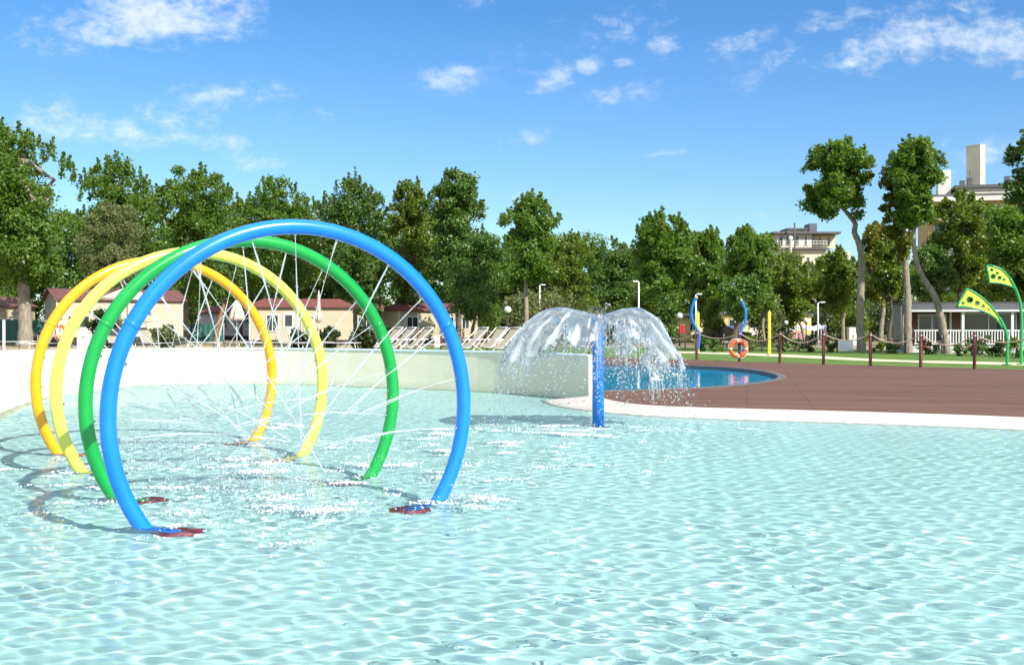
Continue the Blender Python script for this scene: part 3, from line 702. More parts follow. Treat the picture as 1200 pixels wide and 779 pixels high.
# strands and drops falling from the rims
rp = co[np.array([a for a, b in rim])]
st = MB()
for _ in range(330):
    p = rp[dr.integers(len(rp))]
    if p[2] < .25: continue
    ln_ = dr.exponential(.16) + .05; n_ = 8
    q = [(p[0] * (1 + .12 * ln_ * j / n_) + dr.normal(0, .006), p[1] * (1 + .12 * ln_ * j / n_) + dr.normal(0, .006), p[2] - ln_ * j / n_ + dr.normal(0, .004)) for j in range(n_ + 1)]
    if q[-1][2] < 0: continue
    st.tube(q, [max(.002, .0075 * (1 - .8 * j / n_)) * dr.uniform(.6, 1.4) for j in range(n_ + 1)], 5)
st.build('water_strand', MAT['drops'], ft, fix=False)['kind'] = 'stuff'
for _ in range(9500):
    p = rp[dr.integers(len(rp))]; fall = dr.exponential(.42)
    out_ = 1 + .16 * fall + dr.normal(0, .04)
    z = p[2] - fall + dr.normal(0, .05)
    if z < .02: z = abs(dr.exponential(.10)) + .015; out_ += dr.normal(0, .10)
    dp.append((p[0] * out_ + dr.normal(0, .03), p[1] * out_ + dr.normal(0, .03), z)); drd.append(.0028 + dr.exponential(.0042))
for _ in range(900):   # crown of droplets over the top
    th = dr.uniform(0, 2 * PI); r = abs(dr.normal(.15, .25)); dp.append((r * math.cos(th), r * math.sin(th), PT + dr.normal(.06, .09))); drd.append(dr.uniform(.002, .006))
tag(droplets('splash_drops', np.array(dp) + np.array([FX, FY, 0]), np.minimum(drd, .016), MAT['drops']), 'loose drops falling and bouncing beneath the mushroom fountain', 'drops', kind='stuff')

# ------------------------------------------------------------------ foam floating on the pool
def blob(cx, cy, ra, rb, an, wt):
    dx, dy = WX - cx, WY - cy; c, s_ = math.cos(an), math.sin(an)
    return wt * np.exp(-(((dx * c + dy * s_) / ra) ** 2 + ((-dx * s_ + dy * c) / rb) ** 2))
bub = np.zeros_like(WX)
for b_ in [(-3.0, 12.2, 3.2, 4.6, .35, .62), (FX - .2, FY - .5, 3.0, 1.8, 0, .6), (-.4, 14.6, 3.6, 3.2, 0, .5)]: bub = np.maximum(bub, blob(*b_))
FOAM = [(150, 520, 60, .6), (460, 540, 50, .75), (400, 520, 45, .75), (300, 545, 50, .75), (520, 562, 50, .75), (330, 585, 60, .7), (380, 597, 75, .95), (560, 588, 50, .9), (345, 566, 55, .85), (430, 545, 45, .7), (520, 506, 40, .85), (600, 520, 30, .75), (640, 546, 45, .6), (250, 575, 55, .7), (220, 600, 70, .7), (290, 520, 55, .8), (330, 500, 40, .9), (180, 545, 50, .6), (60, 600, 50, .5), (690, 508, 60, .9), (640, 500, 40, .7), (770, 505, 45, .6), (600, 498, 30, .6), (420, 480, 60, .5), (200, 490, 60, .6), (560, 562, 60, .5)]
for (px, py, wd, wt) in FOAM:
    fx, fy = gp(px, py, 0); bub = np.maximum(bub, blob(fx, fy, wd / F * fy * .9, (.38 + .028 * fy) * (.8 + .5 * math.sin(px) ** 2), .1, wt))
cand = np.unique(WQ[inside(pool_poly, WCX, WCY) & (bub.ravel()[WQ].max(1) > .25)])
fx_, fy_ = WX.ravel(), WY.ravel(); cov = np.full(WX.size, -1.0); bf_ = bub.ravel()
for i in cand:
    v_ = Vector((fx_[i] * .9, fy_[i] * 1.5, 3.1)); wv_ = NS.noise_vector(v_ * .8) * .5
    cov[i] = NS.fractal(v_ * 2.2 + wv_, .9, 2.1, 6) * .60 + .66 * bf_[i] - .55
fi = np.where(cov > -.06)[0]; cl_ = cov[fi]
keepf = dr.random(len(fi)) < np.clip((cl_ + .06) * 2.6, 0, .92); fi = fi[keepf]; cl_ = cl_[keepf]
fmat = M('foam_white', (.82, .87, .865), .7, .04, 4)
fp = np.stack([fx_[fi] + dr.normal(0, .012, len(fi)), fy_[fi] + dr.normal(0, .012, len(fi)), WZ.ravel()[fi] + .003], -1)
tag(droplets('foam', fp, dr.uniform(.008, .020, len(fi)) * (1 + np.clip(cl_, 0, .6)), fmat, squash=.45), 'white foam drifting on the water round the hoops', 'foam', kind='stuff')
# little flecks of foam and kicked-up drops where jets strike
pts, rad = [], []
for (px, py, wd, wt) in FOAM:
    fx, fy = gp(px, py, 0)
    for _ in range(int(wd * 9 * wt)):
        pts.append((fx + dr.normal(0, wd / F * fy * .45), fy + dr.normal(0, .22), abs(dr.exponential(.03)) + .006)); rad.append(dr.uniform(.002, .0055))
tag(droplets('foam_flecks', pts, rad, MAT['drops'], squash=.7), 'white flecks kicked up where the jets strike the water', 'foam', kind='stuff')

# a scatter of small floating bubbles that turns the churned water milky
pts, rad = [], []
for (cx, cy, ra, rb, an, wt) in [(-3.0, 12.0, 2.9, 4.2, .35, 3500), (FX - .3, FY - .5, 2.9, 1.9, 0, 2500), (-.6, 14.4, 3.2, 3.0, 0, 1000)]:
    c, s_ = math.cos(an), math.sin(an)
    g = dr.normal(0, .55, (wt, 2)) * np.array([ra, rb]); gx_, gy_ = cx + c * g[:, 0] - s_ * g[:, 1], cy + s_ * g[:, 0] + c * g[:, 1]
    for a, b in zip(gx_, gy_):
        q_ = NS.fractal(Vector((a * .9, b * 1.7, 8)), 1, 2, 4)
        if q_ + dr.normal(0, .35) > -.05: pts.append((a, b, 0)); rad.append(dr.uniform(.003, .010))
for (px, py, wd, wt) in FOAM:
    fx, fy = gp(px, py, 0)
    for _ in range(int(wd * 2 * wt)):
        pts.append((fx + dr.normal(0, wd / F * fy * .5), fy + dr.normal(0, .25), 0)); rad.append(dr.uniform(.004, .011))
pts = np.array(pts); rad = np.array(rad); ok = inside(pool_poly, pts[:, 0], pts[:, 1]) & (distline(wall_c, pts[:, 0], pts[:, 1]) > .3) & (distline(water_edge, pts[:, 0], pts[:, 1]) > .15); pts, rad = pts[ok], rad[ok]
iy = np.clip(np.searchsorted(WY[:, 0], pts[:, 1]), 0, WY.shape[0] - 1); ix = np.clip(np.round((pts[:, 0] / (8.5 + .42 * WY[iy, 0]) + 1) / 2 * (WX.shape[1] - 1)).astype(int), 0, WX.shape[1] - 1)
pts[:, 2] = WZ[iy, ix] + .002
tag(droplets('floating_bubbles', pts, rad, fmat, squash=.35), 'small white bubbles scattered over the churned water round hoops and fountain', 'bubbles', kind='stuff')
# ------------------------------------------------------------------ trees and shrubs
def leaves(rg, cen, crad, per, size, upb=.35, flat=.8):
    """leaf-sized diamonds scattered through clumps; returns vertices, quads"""
    K = len(cen); n_ = K * per
    c = np.repeat(cen, per, 0); r = np.repeat(crad, per)
    d = rg.normal(0, 1, (n_, 3)); d /= np.linalg.norm(d, axis=1, keepdims=True) + 1e-9
    p = c + d * (r * rg.random(n_) ** .5 * rg.choice([1, 1, 1, 1.35], n_))[:, None] * np.array([1, 1, flat])
    nm = d * .38 + rg.normal(0, .62, (n_, 3)) + np.array([0, 0, upb]); nm /= np.linalg.norm(nm, axis=1, keepdims=True) + 1e-9
    a = np.cross(nm, rg.normal(0, 1, (n_, 3))); a /= np.linalg.norm(a, axis=1, keepdims=True) + 1e-9
    b = np.cross(nm, a); s = size * rg.uniform(.6, 1.35, (n_, 1))
    co = np.stack([p - a * s * .55, p + b * s * .42 - a * s * .08, p + a * s * .6, p - b * s * .42 - a * s * .08], 1)
    return co.reshape(-1, 3), np.arange(n_ * 4).reshape(-1, 4)
def crown_points(rg, w, h, shape, K):
    """clump centres filling an uneven crown built from several limb crowns; z from 0 to h"""
    prof = {'poplar': lambda t: np.sin(PI * min(1, .12 + .88 * t) ** .8) ** .62 * (1 - .35 * t), 'column': lambda t: np.sin(PI * (.1 + .85 * t)) ** .5 * .95,
            'umbrella': lambda t: np.sin(PI * (.16 + .8 * t)) ** .55, 'willow': lambda t: np.sin(PI * (.1 + .86 * t)) ** .7}.get(shape, lambda t: np.sin(PI * (.06 + .9 * t)) ** .6)
    el = {'poplar': 1.9, 'column': 1.8, 'willow': .8, 'umbrella': 1.1}.get(shape, 1.25)
    S = max(8, int(6 + h * .9)); subs = []
    for i in range(S):
        t = (i + rg.random()) / S; th = i * 2.4 + rg.uniform(-.5, .5); r0 = w * rg.uniform(.17, .265)
        rr = max(0, (w / 2) * prof(t) - r0 * .85) * rg.uniform(.55, 1.05)
        subs.append((rr * math.cos(th), rr * math.sin(th), min(h - r0 * el * rg.uniform(.45, 1.25), max(r0 * .5, t * h)), r0))
    subs.append((0, 0, h * .5, w * .22))
    out, rad = [], []
    vol = np.array([s[3] ** 2 for s in subs]); pick = rg.choice(len(subs), K, p=vol / vol.sum())
    for i in pick:
        x, y, z, r0 = subs[i]; d = rg.normal(0, 1, 3); d /= np.linalg.norm(d) + 1e-9; q = r0 * rg.random() ** .4
        out.append((x + d[0] * q, y + d[1] * q, min(h, max(0, z + d[2] * q * el)))); rad.append((w * .072 + .16) * rg.uniform(.6, 1.4))
    return np.array(out), np.array(rad)
def shoots(rg, w, h, n_):
    """upright sprays that break the outline at the top"""
    c, r = [], []
    for _ in range(n_):
        a = rg.uniform(0, 2 * PI); q = (w / 2) * rg.random() ** .5 * .88
        z0 = h * (1 - .38 * (q / (w / 2)) ** 1.6) - .1; ln = rg.uniform(.3, 1.25) * (.06 * h + .3)
        for k in range(5):
            c.append((q * math.cos(a) + rg.normal(0, .06), q * math.sin(a) + rg.normal(0, .06), z0 + ln * k / 4)); r.append(.30 * (1 - .16 * k))
    return np.array(c), np.array(r)
def limb(p0, p1, n_=6, wob=.12, rg=None):
    p0, p1 = Vector(p0), Vector(p1); L_ = (p1 - p0).length; out = []
    for i in range(n_):
        t = i / (n_ - 1); p = p0.lerp(p1, t) + Vector((0, 0, -.12 * L_ * math.sin(PI * t)))
        if 0 < i < n_ - 1: p += Vector((rg.normal(0, wob), rg.normal(0, wob), rg.normal(0, wob))) * L_ * .12
        out.append(p)
    return out
def tree(label, px, d, box, shape='round', leafm='leaf_poplar', bark='bark', trunk=None, tr=.2, K=70, per=130, leaf=.22, seed=0, group=None, name='broadleaf_tree', nshoot=16, base=.1, lean=None, cat='tree', cr=1.0):
    """box = crown in the photograph (left, right, top, bottom) at distance d"""
    leaf = leaf * .82; per = int(per * 1.4)
    rg = np.random.default_rng(1000 + seed)
    x0, x1, yt, yb = box; cxp = (x0 + x1) / 2
    w_ = (x1 - x0) / F * d; ztop, zbot = gz(yt, d), gz(yb, d); h = ztop - zbot
    bx = gx(px, d)
    root = thing(name, label, cat, (bx, d, base), 0, group)
    ox = gx(cxp, d) - bx; oz = zbot - base
    if trunk is None: path = [(0, 0, -.15), (.03 * w_ * rg.normal(), 0, oz * .5), (ox * .6, 0, oz + h * .15), (ox, 0, oz + h * .62)]
    else: path = [(gx(a, d) - bx, (i / len(trunk)) * .2, gz(b, d) - base) for i, (a, b) in enumerate(trunk)]; path[0] = (path[0][0], 0, -.15)
    sp_ = spline(path, 6); n_ = len(sp_); R = [tr * (1.25 - .25 * min(1, i / 3)) * (1 - .62 * i / (n_ - 1)) * (1 + .09 * math.sin(i * 2.3 + seed)) for i in range(n_)]
    tb = MB().tube(sp_, R, 12)
    cen, crad = crown_points(rg, w_, h, shape, K); crad = crad * cr
    tops = [c for c in cen]
    i0 = max(1, int(n_ * .78))
    for j in range(9):
        q = cen[rg.integers(len(cen))]; s_ = sp_[rg.integers(i0, n_)]
        l_ = limb(s_, (q[0] + ox, q[1], q[2] + oz), 6, 1, rg); tb.tube(l_, [tr * .34 * (1 - .8 * k / 5) for k in range(6)], 7)
    tb.build('trunk', MAT[bark], root, fix=False)
    if nshoot:
        c2, r2 = shoots(rg, w_, h, int(nshoot * 1.7)); cen2 = np.concatenate([cen, c2]); crad2 = np.concatenate([crad, r2])
    else: cen2, crad2 = cen, crad
    co, q = leaves(rg, cen2[:K], crad2[:K], per, leaf)
    if nshoot:
        co2, q2 = leaves(rg, c2, r2 * .8, 22, leaf * .85, .2, 1.2); q = np.concatenate([q, q2 + len(co)]); co = np.concatenate([co, co2])
    co = co + np.array([ox, 0, oz])
    npmesh('crown', co, q, MAT[leafm], root, False)
    return root
GF = 'front row of trees round the pool'
tree('tall poplar with a thick pale trunk at the far left edge, beside a cream lounger', 28, 76, (-75, 98, 152, 326), 'poplar', 'leaf_poplar', 'bark', [(30, 406), (29, 370), (27, 335), (24, 290), (28, 230), (25, 180)], .52, 150, 210, .25, 1, GF, nshoot=34)
tree('poplar left of the hoops, behind the pale feathery tree', 138, 92, (72, 200, 190, 345), 'poplar', 'leaf_poplar', 'bark_dark', None, .26, 100, 170, .25, 2, GF, nshoot=26)
tree('pale olive green feathery tree in front of the poplars left of the hoops', 128, 80, (86, 182, 245, 352), 'willow', 'leaf_olive', 'bark_dark', None, .2, 95, 200, .15, 3, GF, name='tamarisk_tree', nshoot=8)
tree('broad poplar seen over the top of the lemon and amber hoops', 217, 88, (168, 290, 202, 340), 'poplar', 'leaf_poplar', 'bark', [(219, 404), (217, 370), (218, 330), (222, 280), (228, 240)], .30, 100, 170, .25, 4, GF, nshoot=26)
tree('broad crowned poplar directly behind the crest of the blue hoop', 320, 96, (264, 384, 214, 338), 'round', 'leaf_poplar', 'bark_dark', None, .26, 100, 160, .25, 5, GF, nshoot=22)
tree('tree leaning right on a bare reddish trunk beside the closed parasol', 254, 84, (225, 300, 262, 345), 'round', 'leaf_dark', 'bark_red', [(252, 404), (257, 375), (264, 348), (266, 320), (264, 290)], .20, 60, 140, .2, 6, GF, nshoot=0)
tree('dark bushy tree with low branches behind the amber hoop', 285, 104, (240, 335, 262, 372), 'round', 'leaf_dark', 'bark_dark', None, .22, 90, 140, .22, 7, GF, nshoot=0)
tree('dense dark tree with a tall crown between the blue hoop and the two slim poplars', 417, 92, (362, 466, 211, 352), 'round', 'leaf_dark', 'bark', [(417, 402), (416, 370), (418, 340), (420, 290), (420, 250)], .2, 110, 160, .22, 8, GF, nshoot=24)
tree('slim poplar rising above the right shoulder of the blue hoop', 484, 90, (448, 514, 216, 352), 'poplar', 'leaf_light', 'bark_dark', [(487, 402), (485, 360), (482, 320), (480, 260)], .2, 80, 160, .24, 9, GF, nshoot=18)
tree('low tree with hanging foliage inside the right half of the green hoop', 445, 88, (405, 472, 292, 372), 'round', 'leaf_dark', 'bark_red', [(446, 402), (448, 372), (446, 345), (440, 315)], .16, 60, 130, .2, 10, GF, nshoot=4)
tree('tallest tree right of the blue hoop, with a dense dark oval crown', 537, 84, (490, 576, 205, 345), 'column', 'leaf_dark', 'bark_dark', [(538, 403), (537, 375), (536, 350), (534, 300), (533, 250)], .24, 120, 175, .23, 11, GF, nshoot=26)
tree('feathery mid green tree drooping over the right end of the red roofed mobile home', 553, 78, (515, 607, 272, 378), 'willow', 'leaf_dark', 'bark_dark', [(551, 404), (554, 385), (558, 365), (560, 330)], .15, 90, 190, .16, 12, GF, nshoot=10)
tree('slender tree with a tall bare trunk left of the fountain', 617, 72, (582, 662, 232, 328), 'umbrella', 'leaf_poplar', 'bark', [(615, 402), (617, 370), (616, 335), (618, 308), (622, 285), (622, 260)], .17, 80, 150, .23, 13, GF, nshoot=22)
tree('bright rounded tree behind the left dome of the fountain', 668, 92, (632, 706, 278, 385), 'round', 'leaf_light', 'bark', [(665, 402), (664, 372), (666, 345), (668, 310)], .16, 80, 150, .22, 14, GF, nshoot=16)
tree('low bushy tree over the middle of the fountain', 716, 96, (682, 752, 284, 388), 'round', 'leaf_dark', 'bark_dark', None, .16, 80, 140, .22, 15, GF, nshoot=14)
tree('broad full tree with a short dark trunk above the right dome of the fountain', 772, 78, (732, 822, 252, 358), 'round', 'leaf_poplar', 'bark_dark', [(773, 405), (773, 385), (771, 358), (770, 320), (770, 290)], .24, 115, 165, .22, 16, GF, nshoot=26)
tree('tree behind the left blue wavy spray pole', 830, 90, (802, 858, 270, 380), 'round', 'leaf_poplar', 'bark_dark', None, .18, 75, 150, .22, 17, GF, nshoot=16)
tree('broad tree with several thin stems above the right blue wavy spray pole', 886, 80, (842, 918, 268, 368), 'round', 'leaf_poplar', 'bark', [(897, 403), (894, 385), (895, 365), (890, 345), (884, 310)], .13, 100, 155, .22, 18, GF, nshoot=18)
tree('thick leaning bare trunk with small crown behind the lifebuoy', 858, 74, (838, 896, 325, 372), 'round', 'leaf_dark', 'bark_dark', [(857, 407), (863, 390), (868, 372), (871, 350), (872, 335)], .34, 40, 110, .2, 19, GF, nshoot=0)
tree('leaning tree under the flat roofed hotel', 925, 86, (892, 962, 308, 378), 'round', 'leaf_light', 'bark', [(944, 402), (940, 385), (933, 368), (929, 345)], .15, 75, 150, .21, 20, GF, nshoot=14)
tree('tall bare kinked trunk with a round pollarded crown against the open sky', 1007, 60, (934, 1032, 170, 252), 'umbrella', 'leaf_poplar', 'bark', [(1010, 413), (1008, 380), (1009, 345), (1010, 305), (1007, 285), (1002, 272), (1003, 262), (996, 252), (988, 240), (986, 215)], .23, 157, 170, .165, 21, GF, cr=.72, nshoot=26, name='poplar_tree')
tree('straight pale trunk with shaggy shoots at the left end of the grey mobile home', 1064, 59, (1026, 1078, 185, 300), 'column', 'leaf_yellow', 'bark', [(1064, 412.5), (1064, 380), (1064, 345), (1061, 300), (1060, 270), (1062, 235)], .24, 82, 170, .165, 22, GF, cr=.72, nshoot=14, name='poplar_tree')
tree('twisted leaning trunk crossing the white porch railing, carrying a high crown', 1112, 57, (1036, 1110, 166, 262), 'round', 'leaf_poplar', 'bark', [(1111, 414.5), (1107, 395), (1103, 372), (1096, 348), (1084, 328), (1076, 310), (1072, 285), (1073, 255), (1074, 225)], .21, 157, 170, .165, 23, GF, cr=.72, nshoot=24, name='poplar_tree')
tree('loose light green tree with a forked trunk above the grey mobile home', 1126, 78, (1088, 1166, 228, 330), 'round', 'leaf_light', 'bark_dark', [(1125, 400), (1125, 350), (1127, 310), (1128, 280)], .22, 90, 150, .22, 24, GF, nshoot=18)
tree('dense green tree at the right edge below the dark high crown', 1180, 72, (1148, 1240, 248, 350), 'round', 'leaf_poplar', 'bark_dark', None, .22, 110, 150, .22, 25, GF, nshoot=16)
tree('bushy tree in front of the ochre apartment block', 1158, 96, (1108, 1214, 240, 335), 'round', 'leaf_poplar', 'bark_dark', None, .2, 105, 150, .22, 31, GF, nshoot=16)
tree('dark high crown cut by the right edge of the view, against the sky', 1222, 52, (1176, 1270, 150, 262), 'round', 'leaf_dark', 'bark_dark', None, .26, 165, 170, .165, 26, GF, cr=.72, nshoot=26)
tree('slim tree with a pale trunk left of the kinked poplar', 988, 74, (950, 1012, 296, 362), 'round', 'leaf_light', 'bark', [(989, 404), (988, 380), (991, 350), (985, 325)], .15, 70, 150, .2, 27, GF, nshoot=12)
tree('slim tree with a lumpy trunk right of the kinked poplar', 1034, 70, (1004, 1056, 262, 350), 'round', 'leaf_yellow', 'bark', [(1032, 406), (1033, 385), (1036, 360), (1035, 335), (1022, 315)], .17, 75, 150, .2, 28, GF, nshoot=12)
tree('thin dark tree standing just left of the grey mobile home', 1042, 66, (1018, 1062, 285, 345), 'round', 'leaf_light', 'bark_dark', [(1041, 408), (1043, 385), (1046, 365), (1042, 335)], .14, 50, 130, .2, 29, GF, nshoot=8)
tree('low rounded tree behind the roof of the grey mobile home', 1085, 76, (1062, 1118, 292, 372), 'round', 'leaf_dark', 'bark_dark', None, .14, 65, 150, .2, 30, GF, nshoot=6)
# a deeper row that closes the view behind the mobile homes: three shapes, copied
GB = 'deep row of trees behind the mobile homes'
LB = 'dark tree in the deep row closing the view behind the mobile homes'
protos = []
for j, (ww, hh) in enumerate(((11, 11), (9, 12), (12, 10))):
    protos.append((tree(LB, 600, 130, (600 - ww * F / 260, 600 + ww * F / 260, gz(0, 1) * 0 + 379 - (hh + 1.4 - EYE) * F / 130, 379 - (1.0 - EYE) * F / 130), 'round', ('leaf_poplar', 'leaf_dark', 'leaf_light')[j], 'bark_dark', None, .22, 120, 150, .30, 60 + j, GB, nshoot=16), hh))
used_p = set()
row = [(-190, 104, 280), (-110, 108, 285), (-30, 100, 290), (30, 118, 275), (100, 112, 262), (160, 125, 256), (215, 118, 268), (265, 128, 262), (330, 122, 266), (395, 126, 270), (445, 118, 268), (500, 124, 276), (560, 120, 292), (600, 122, 300), (640, 118, 296), (685, 126, 292), (735, 120, 300), (790, 128, 292), (835, 122, 298), (880, 126, 304), (925, 118, 312), (965, 128, 316), (1010, 122, 318), (1050, 126, 312), (1095, 118, 318), (1150, 124, 300), (1205, 118, 300), (1260, 112, 290), (1330, 116, 292)]
for i, (px, d, top) in enumerate(row):
    j = i % 3; pr_, hh = protos[j]
    o = pr_ if j not in used_p else copytree(pr_); used_p.add(j)
    k = (gz(top, d) - .1) / (hh + 1.3) * 1.12; o.location = (gx(px, d), d, .1); o.scale = (k, k, k); o.rotation_euler.z = rnd.uniform(0, 6.28)
def shrub(label, px, d, w_, h, leafm, K=14, per=110, leaf=.12, seed=0, group=None, name='shrub', petals=0, base=.1, y=0):
    rg = np.random.default_rng(3000 + seed)
    root = thing(name, label, 'shrub', (gx(px, d), d, base), 0, group)
    st_ = MB()
    cen, crad = crown_points(rg, w_, h * .85, 'round', K); cen[:, 2] += h * .1; crad = crad * 0 + min(w_, h) * .2
    for c in cen[:5]: st_.tube(limb((rg.normal(0, .05), rg.normal(0, .05), -.05), c, 5, 1, rg), [.022, .018, .014, .01, .006], 5)
    st_.build('stem', MAT['bark_dark'], root, fix=False)
    co, q = leaves(rg, cen, crad, per, leaf); npmesh('foliage', co, q, MAT[leafm], root, False)
    if petals:
        pc = cen[rg.integers(len(cen), size=petals)] + rg.normal(0, .12, (petals, 3)) + np.array([0, -.12, .1])
        for c in pc[:6]:
            co, q = leaves(rg, c[None], np.array([.08]), 16, .08); npmesh('flower', co, q, MAT['petal'], root, False)
    return root
GR = 'rose bushes in the bed behind the lawn'
rb = [(822, 'thin rose bush behind the left yellow pole', 0), (840, 'low rose bush left of the lifebuoy', 0), (882, 'low leafy bush right of the lifebuoy', 0), (914, 'small rose bush right of the lone yellow pole', 0), (931, 'rose bush under the pale garden canopy', 2), (948, 'leafy bush left of the walking person', 0), (972, 'bush right beside the walking person', 0), (1031, 'leafy bush between the kinked poplar and the grey mobile home', 0), (1045, 'open bush at the corner of the grey mobile home', 2), (1087, 'pink flowering rose bush left of the porch steps', 6), (1124, 'rose bush right of the twisted trunk', 2), (1141, 'rose bush with few pink flowers under the porch railing', 3), (1158, 'grey green bush under the wide porch window', 0), (1170, 'second grey green bush under the wide porch window', 0), (1188, 'pink flowering bush behind the green leaf poles', 4)]
for i, (px, lb_, pe) in enumerate(rb):
    shrub(lb_, px, 61 + rnd.uniform(-1, 1.5) - max(0, (px - 1000)) * .055, rnd.uniform(.8, 1.2), rnd.uniform(.7, 1.05), rnd.choice(['leaf_hedge', 'leaf_dark', 'leaf_light']), 9, 60, .11, i, GR, 'rose_bush', pe)
GH = 'hedges and bushes among the mobile homes'
hb = [(346, 66, 3.0, 1.15, 'dark hedge under the windows of the red roofed mobile home inside the hoops', 'leaf_hedge'), (384, 64, 1.6, 1.25, 'round green bush at the right corner of the red roofed mobile home inside the hoops', 'leaf_hedge'), (425, 66, 2.2, 1.5, 'dark brown green bush between the two red roofed mobile homes', 'leaf_hedge'), (447, 70, 1.6, 1.4, 'dark bush left of the row of tilted deck chairs', 'leaf_hedge'), (122, 64, 1.8, 2.6, 'tangled plant climbing under the open parasol', 'leaf_hedge'), (193, 66, 1.6, 1.4, 'thin bush against the sunlit wall of the left cream mobile home', 'leaf_olive'),
      (612, 80, 3.2, 4.0, 'tall olive shrub left of the fountain', 'leaf_olive'), (648, 84, 4.2, 4.2, 'broad olive shrub behind the left dome of the fountain', 'leaf_olive'), (690, 88, 4.0, 3.4, 'yellow green shrub behind the blue fountain post', 'leaf_light'), (728, 84, 3.6, 3.2, 'yellow green shrub behind the right dome of the fountain', 'leaf_light'), (784, 76, 2.2, 3.6, 'dark upright shrub right of the fountain', 'leaf_dark'), (838, 84, 2.6, 3.6, 'slender shrub behind the yellow and blue poles', 'leaf_light'), (898, 82, 3.2, 4.0, 'thin stemmed shrub behind the lone yellow pole', 'leaf_olive'), (915, 92, 3.5, 4.2, 'dark shrub left of the pale canopy', 'leaf_hedge'), (1000, 88, 4, 3.0, 'bright shrub behind the white notice', 'leaf_light'),
      (575, 96, 3.6, 3.2, 'yellow green shrub right of the cream home with red roof', 'leaf_light'), (540, 108, 4, 3.5, 'dark shrub behind the right end of the cream home', 'leaf_hedge'), (765, 98, 4, 3.2, 'dark shrub under the broad tree right of the fountain', 'leaf_hedge'), (660, 104, 5, 2.6, 'dark hedge behind the olive shrubs', 'leaf_hedge'), (960, 106, 7, 3.0, 'dark hedge behind the pale canopy', 'leaf_hedge'), (1016, 100, 6, 3.6, 'dark hedge behind the kinked poplar', 'leaf_hedge'), (20, 104, 7, 3.0, 'dark hedge at the far left edge', 'leaf_hedge'), (250, 112, 8, 3.0, 'dark hedge behind the green screen', 'leaf_hedge'), (440, 112, 7, 3.2, 'dark hedge behind the gap between red roofed homes', 'leaf_hedge')]
for i, (px, d, ww, hh, lb_, lm_) in enumerate(hb): shrub(lb_, px, d, ww, hh, lm_, int(20 + ww * 6), 110, .16, 40 + i, GH)

# ------------------------------------------------------------------ mobile homes and big buildings
def window(parent, x, z, w_, h, y=0.0, shut=False, mullion=1):
    """window on the front face; the face is at local y = 0 looking to -y"""
    t_ = .07; fr = MB().box(x, x + w_, y - .05, y - .003, z, z + t_).box(x, x + w_, y - .05, y - .003, z + h - t_, z + h)
    fr.box(x, x + t_, y - .05, y - .003, z + t_, z + h - t_).box(x + w_ - t_, x + w_, y - .05, y - .003, z + t_, z + h - t_)
    for k in range(mullion):
        c = x + w_ * (k + 1) / (mullion + 1); fr.box(c - .03, c + .03, y - .05, y - .003, z + t_, z + h - t_)
    f_ = fr.build('window', MAT['frame'], parent)
    MB().box(x + t_, x + w_ - t_, y - .022, y - .004, z + t_, z + h - t_).build('pane', MAT['pane'], f_)
    if shut:
        for sx in (x - .36, x + w_ + .03): MB().box(sx, sx + .33, y - .04, y - .004, z, z + h).build('shutter', MAT['shutter'], parent)
    return f_
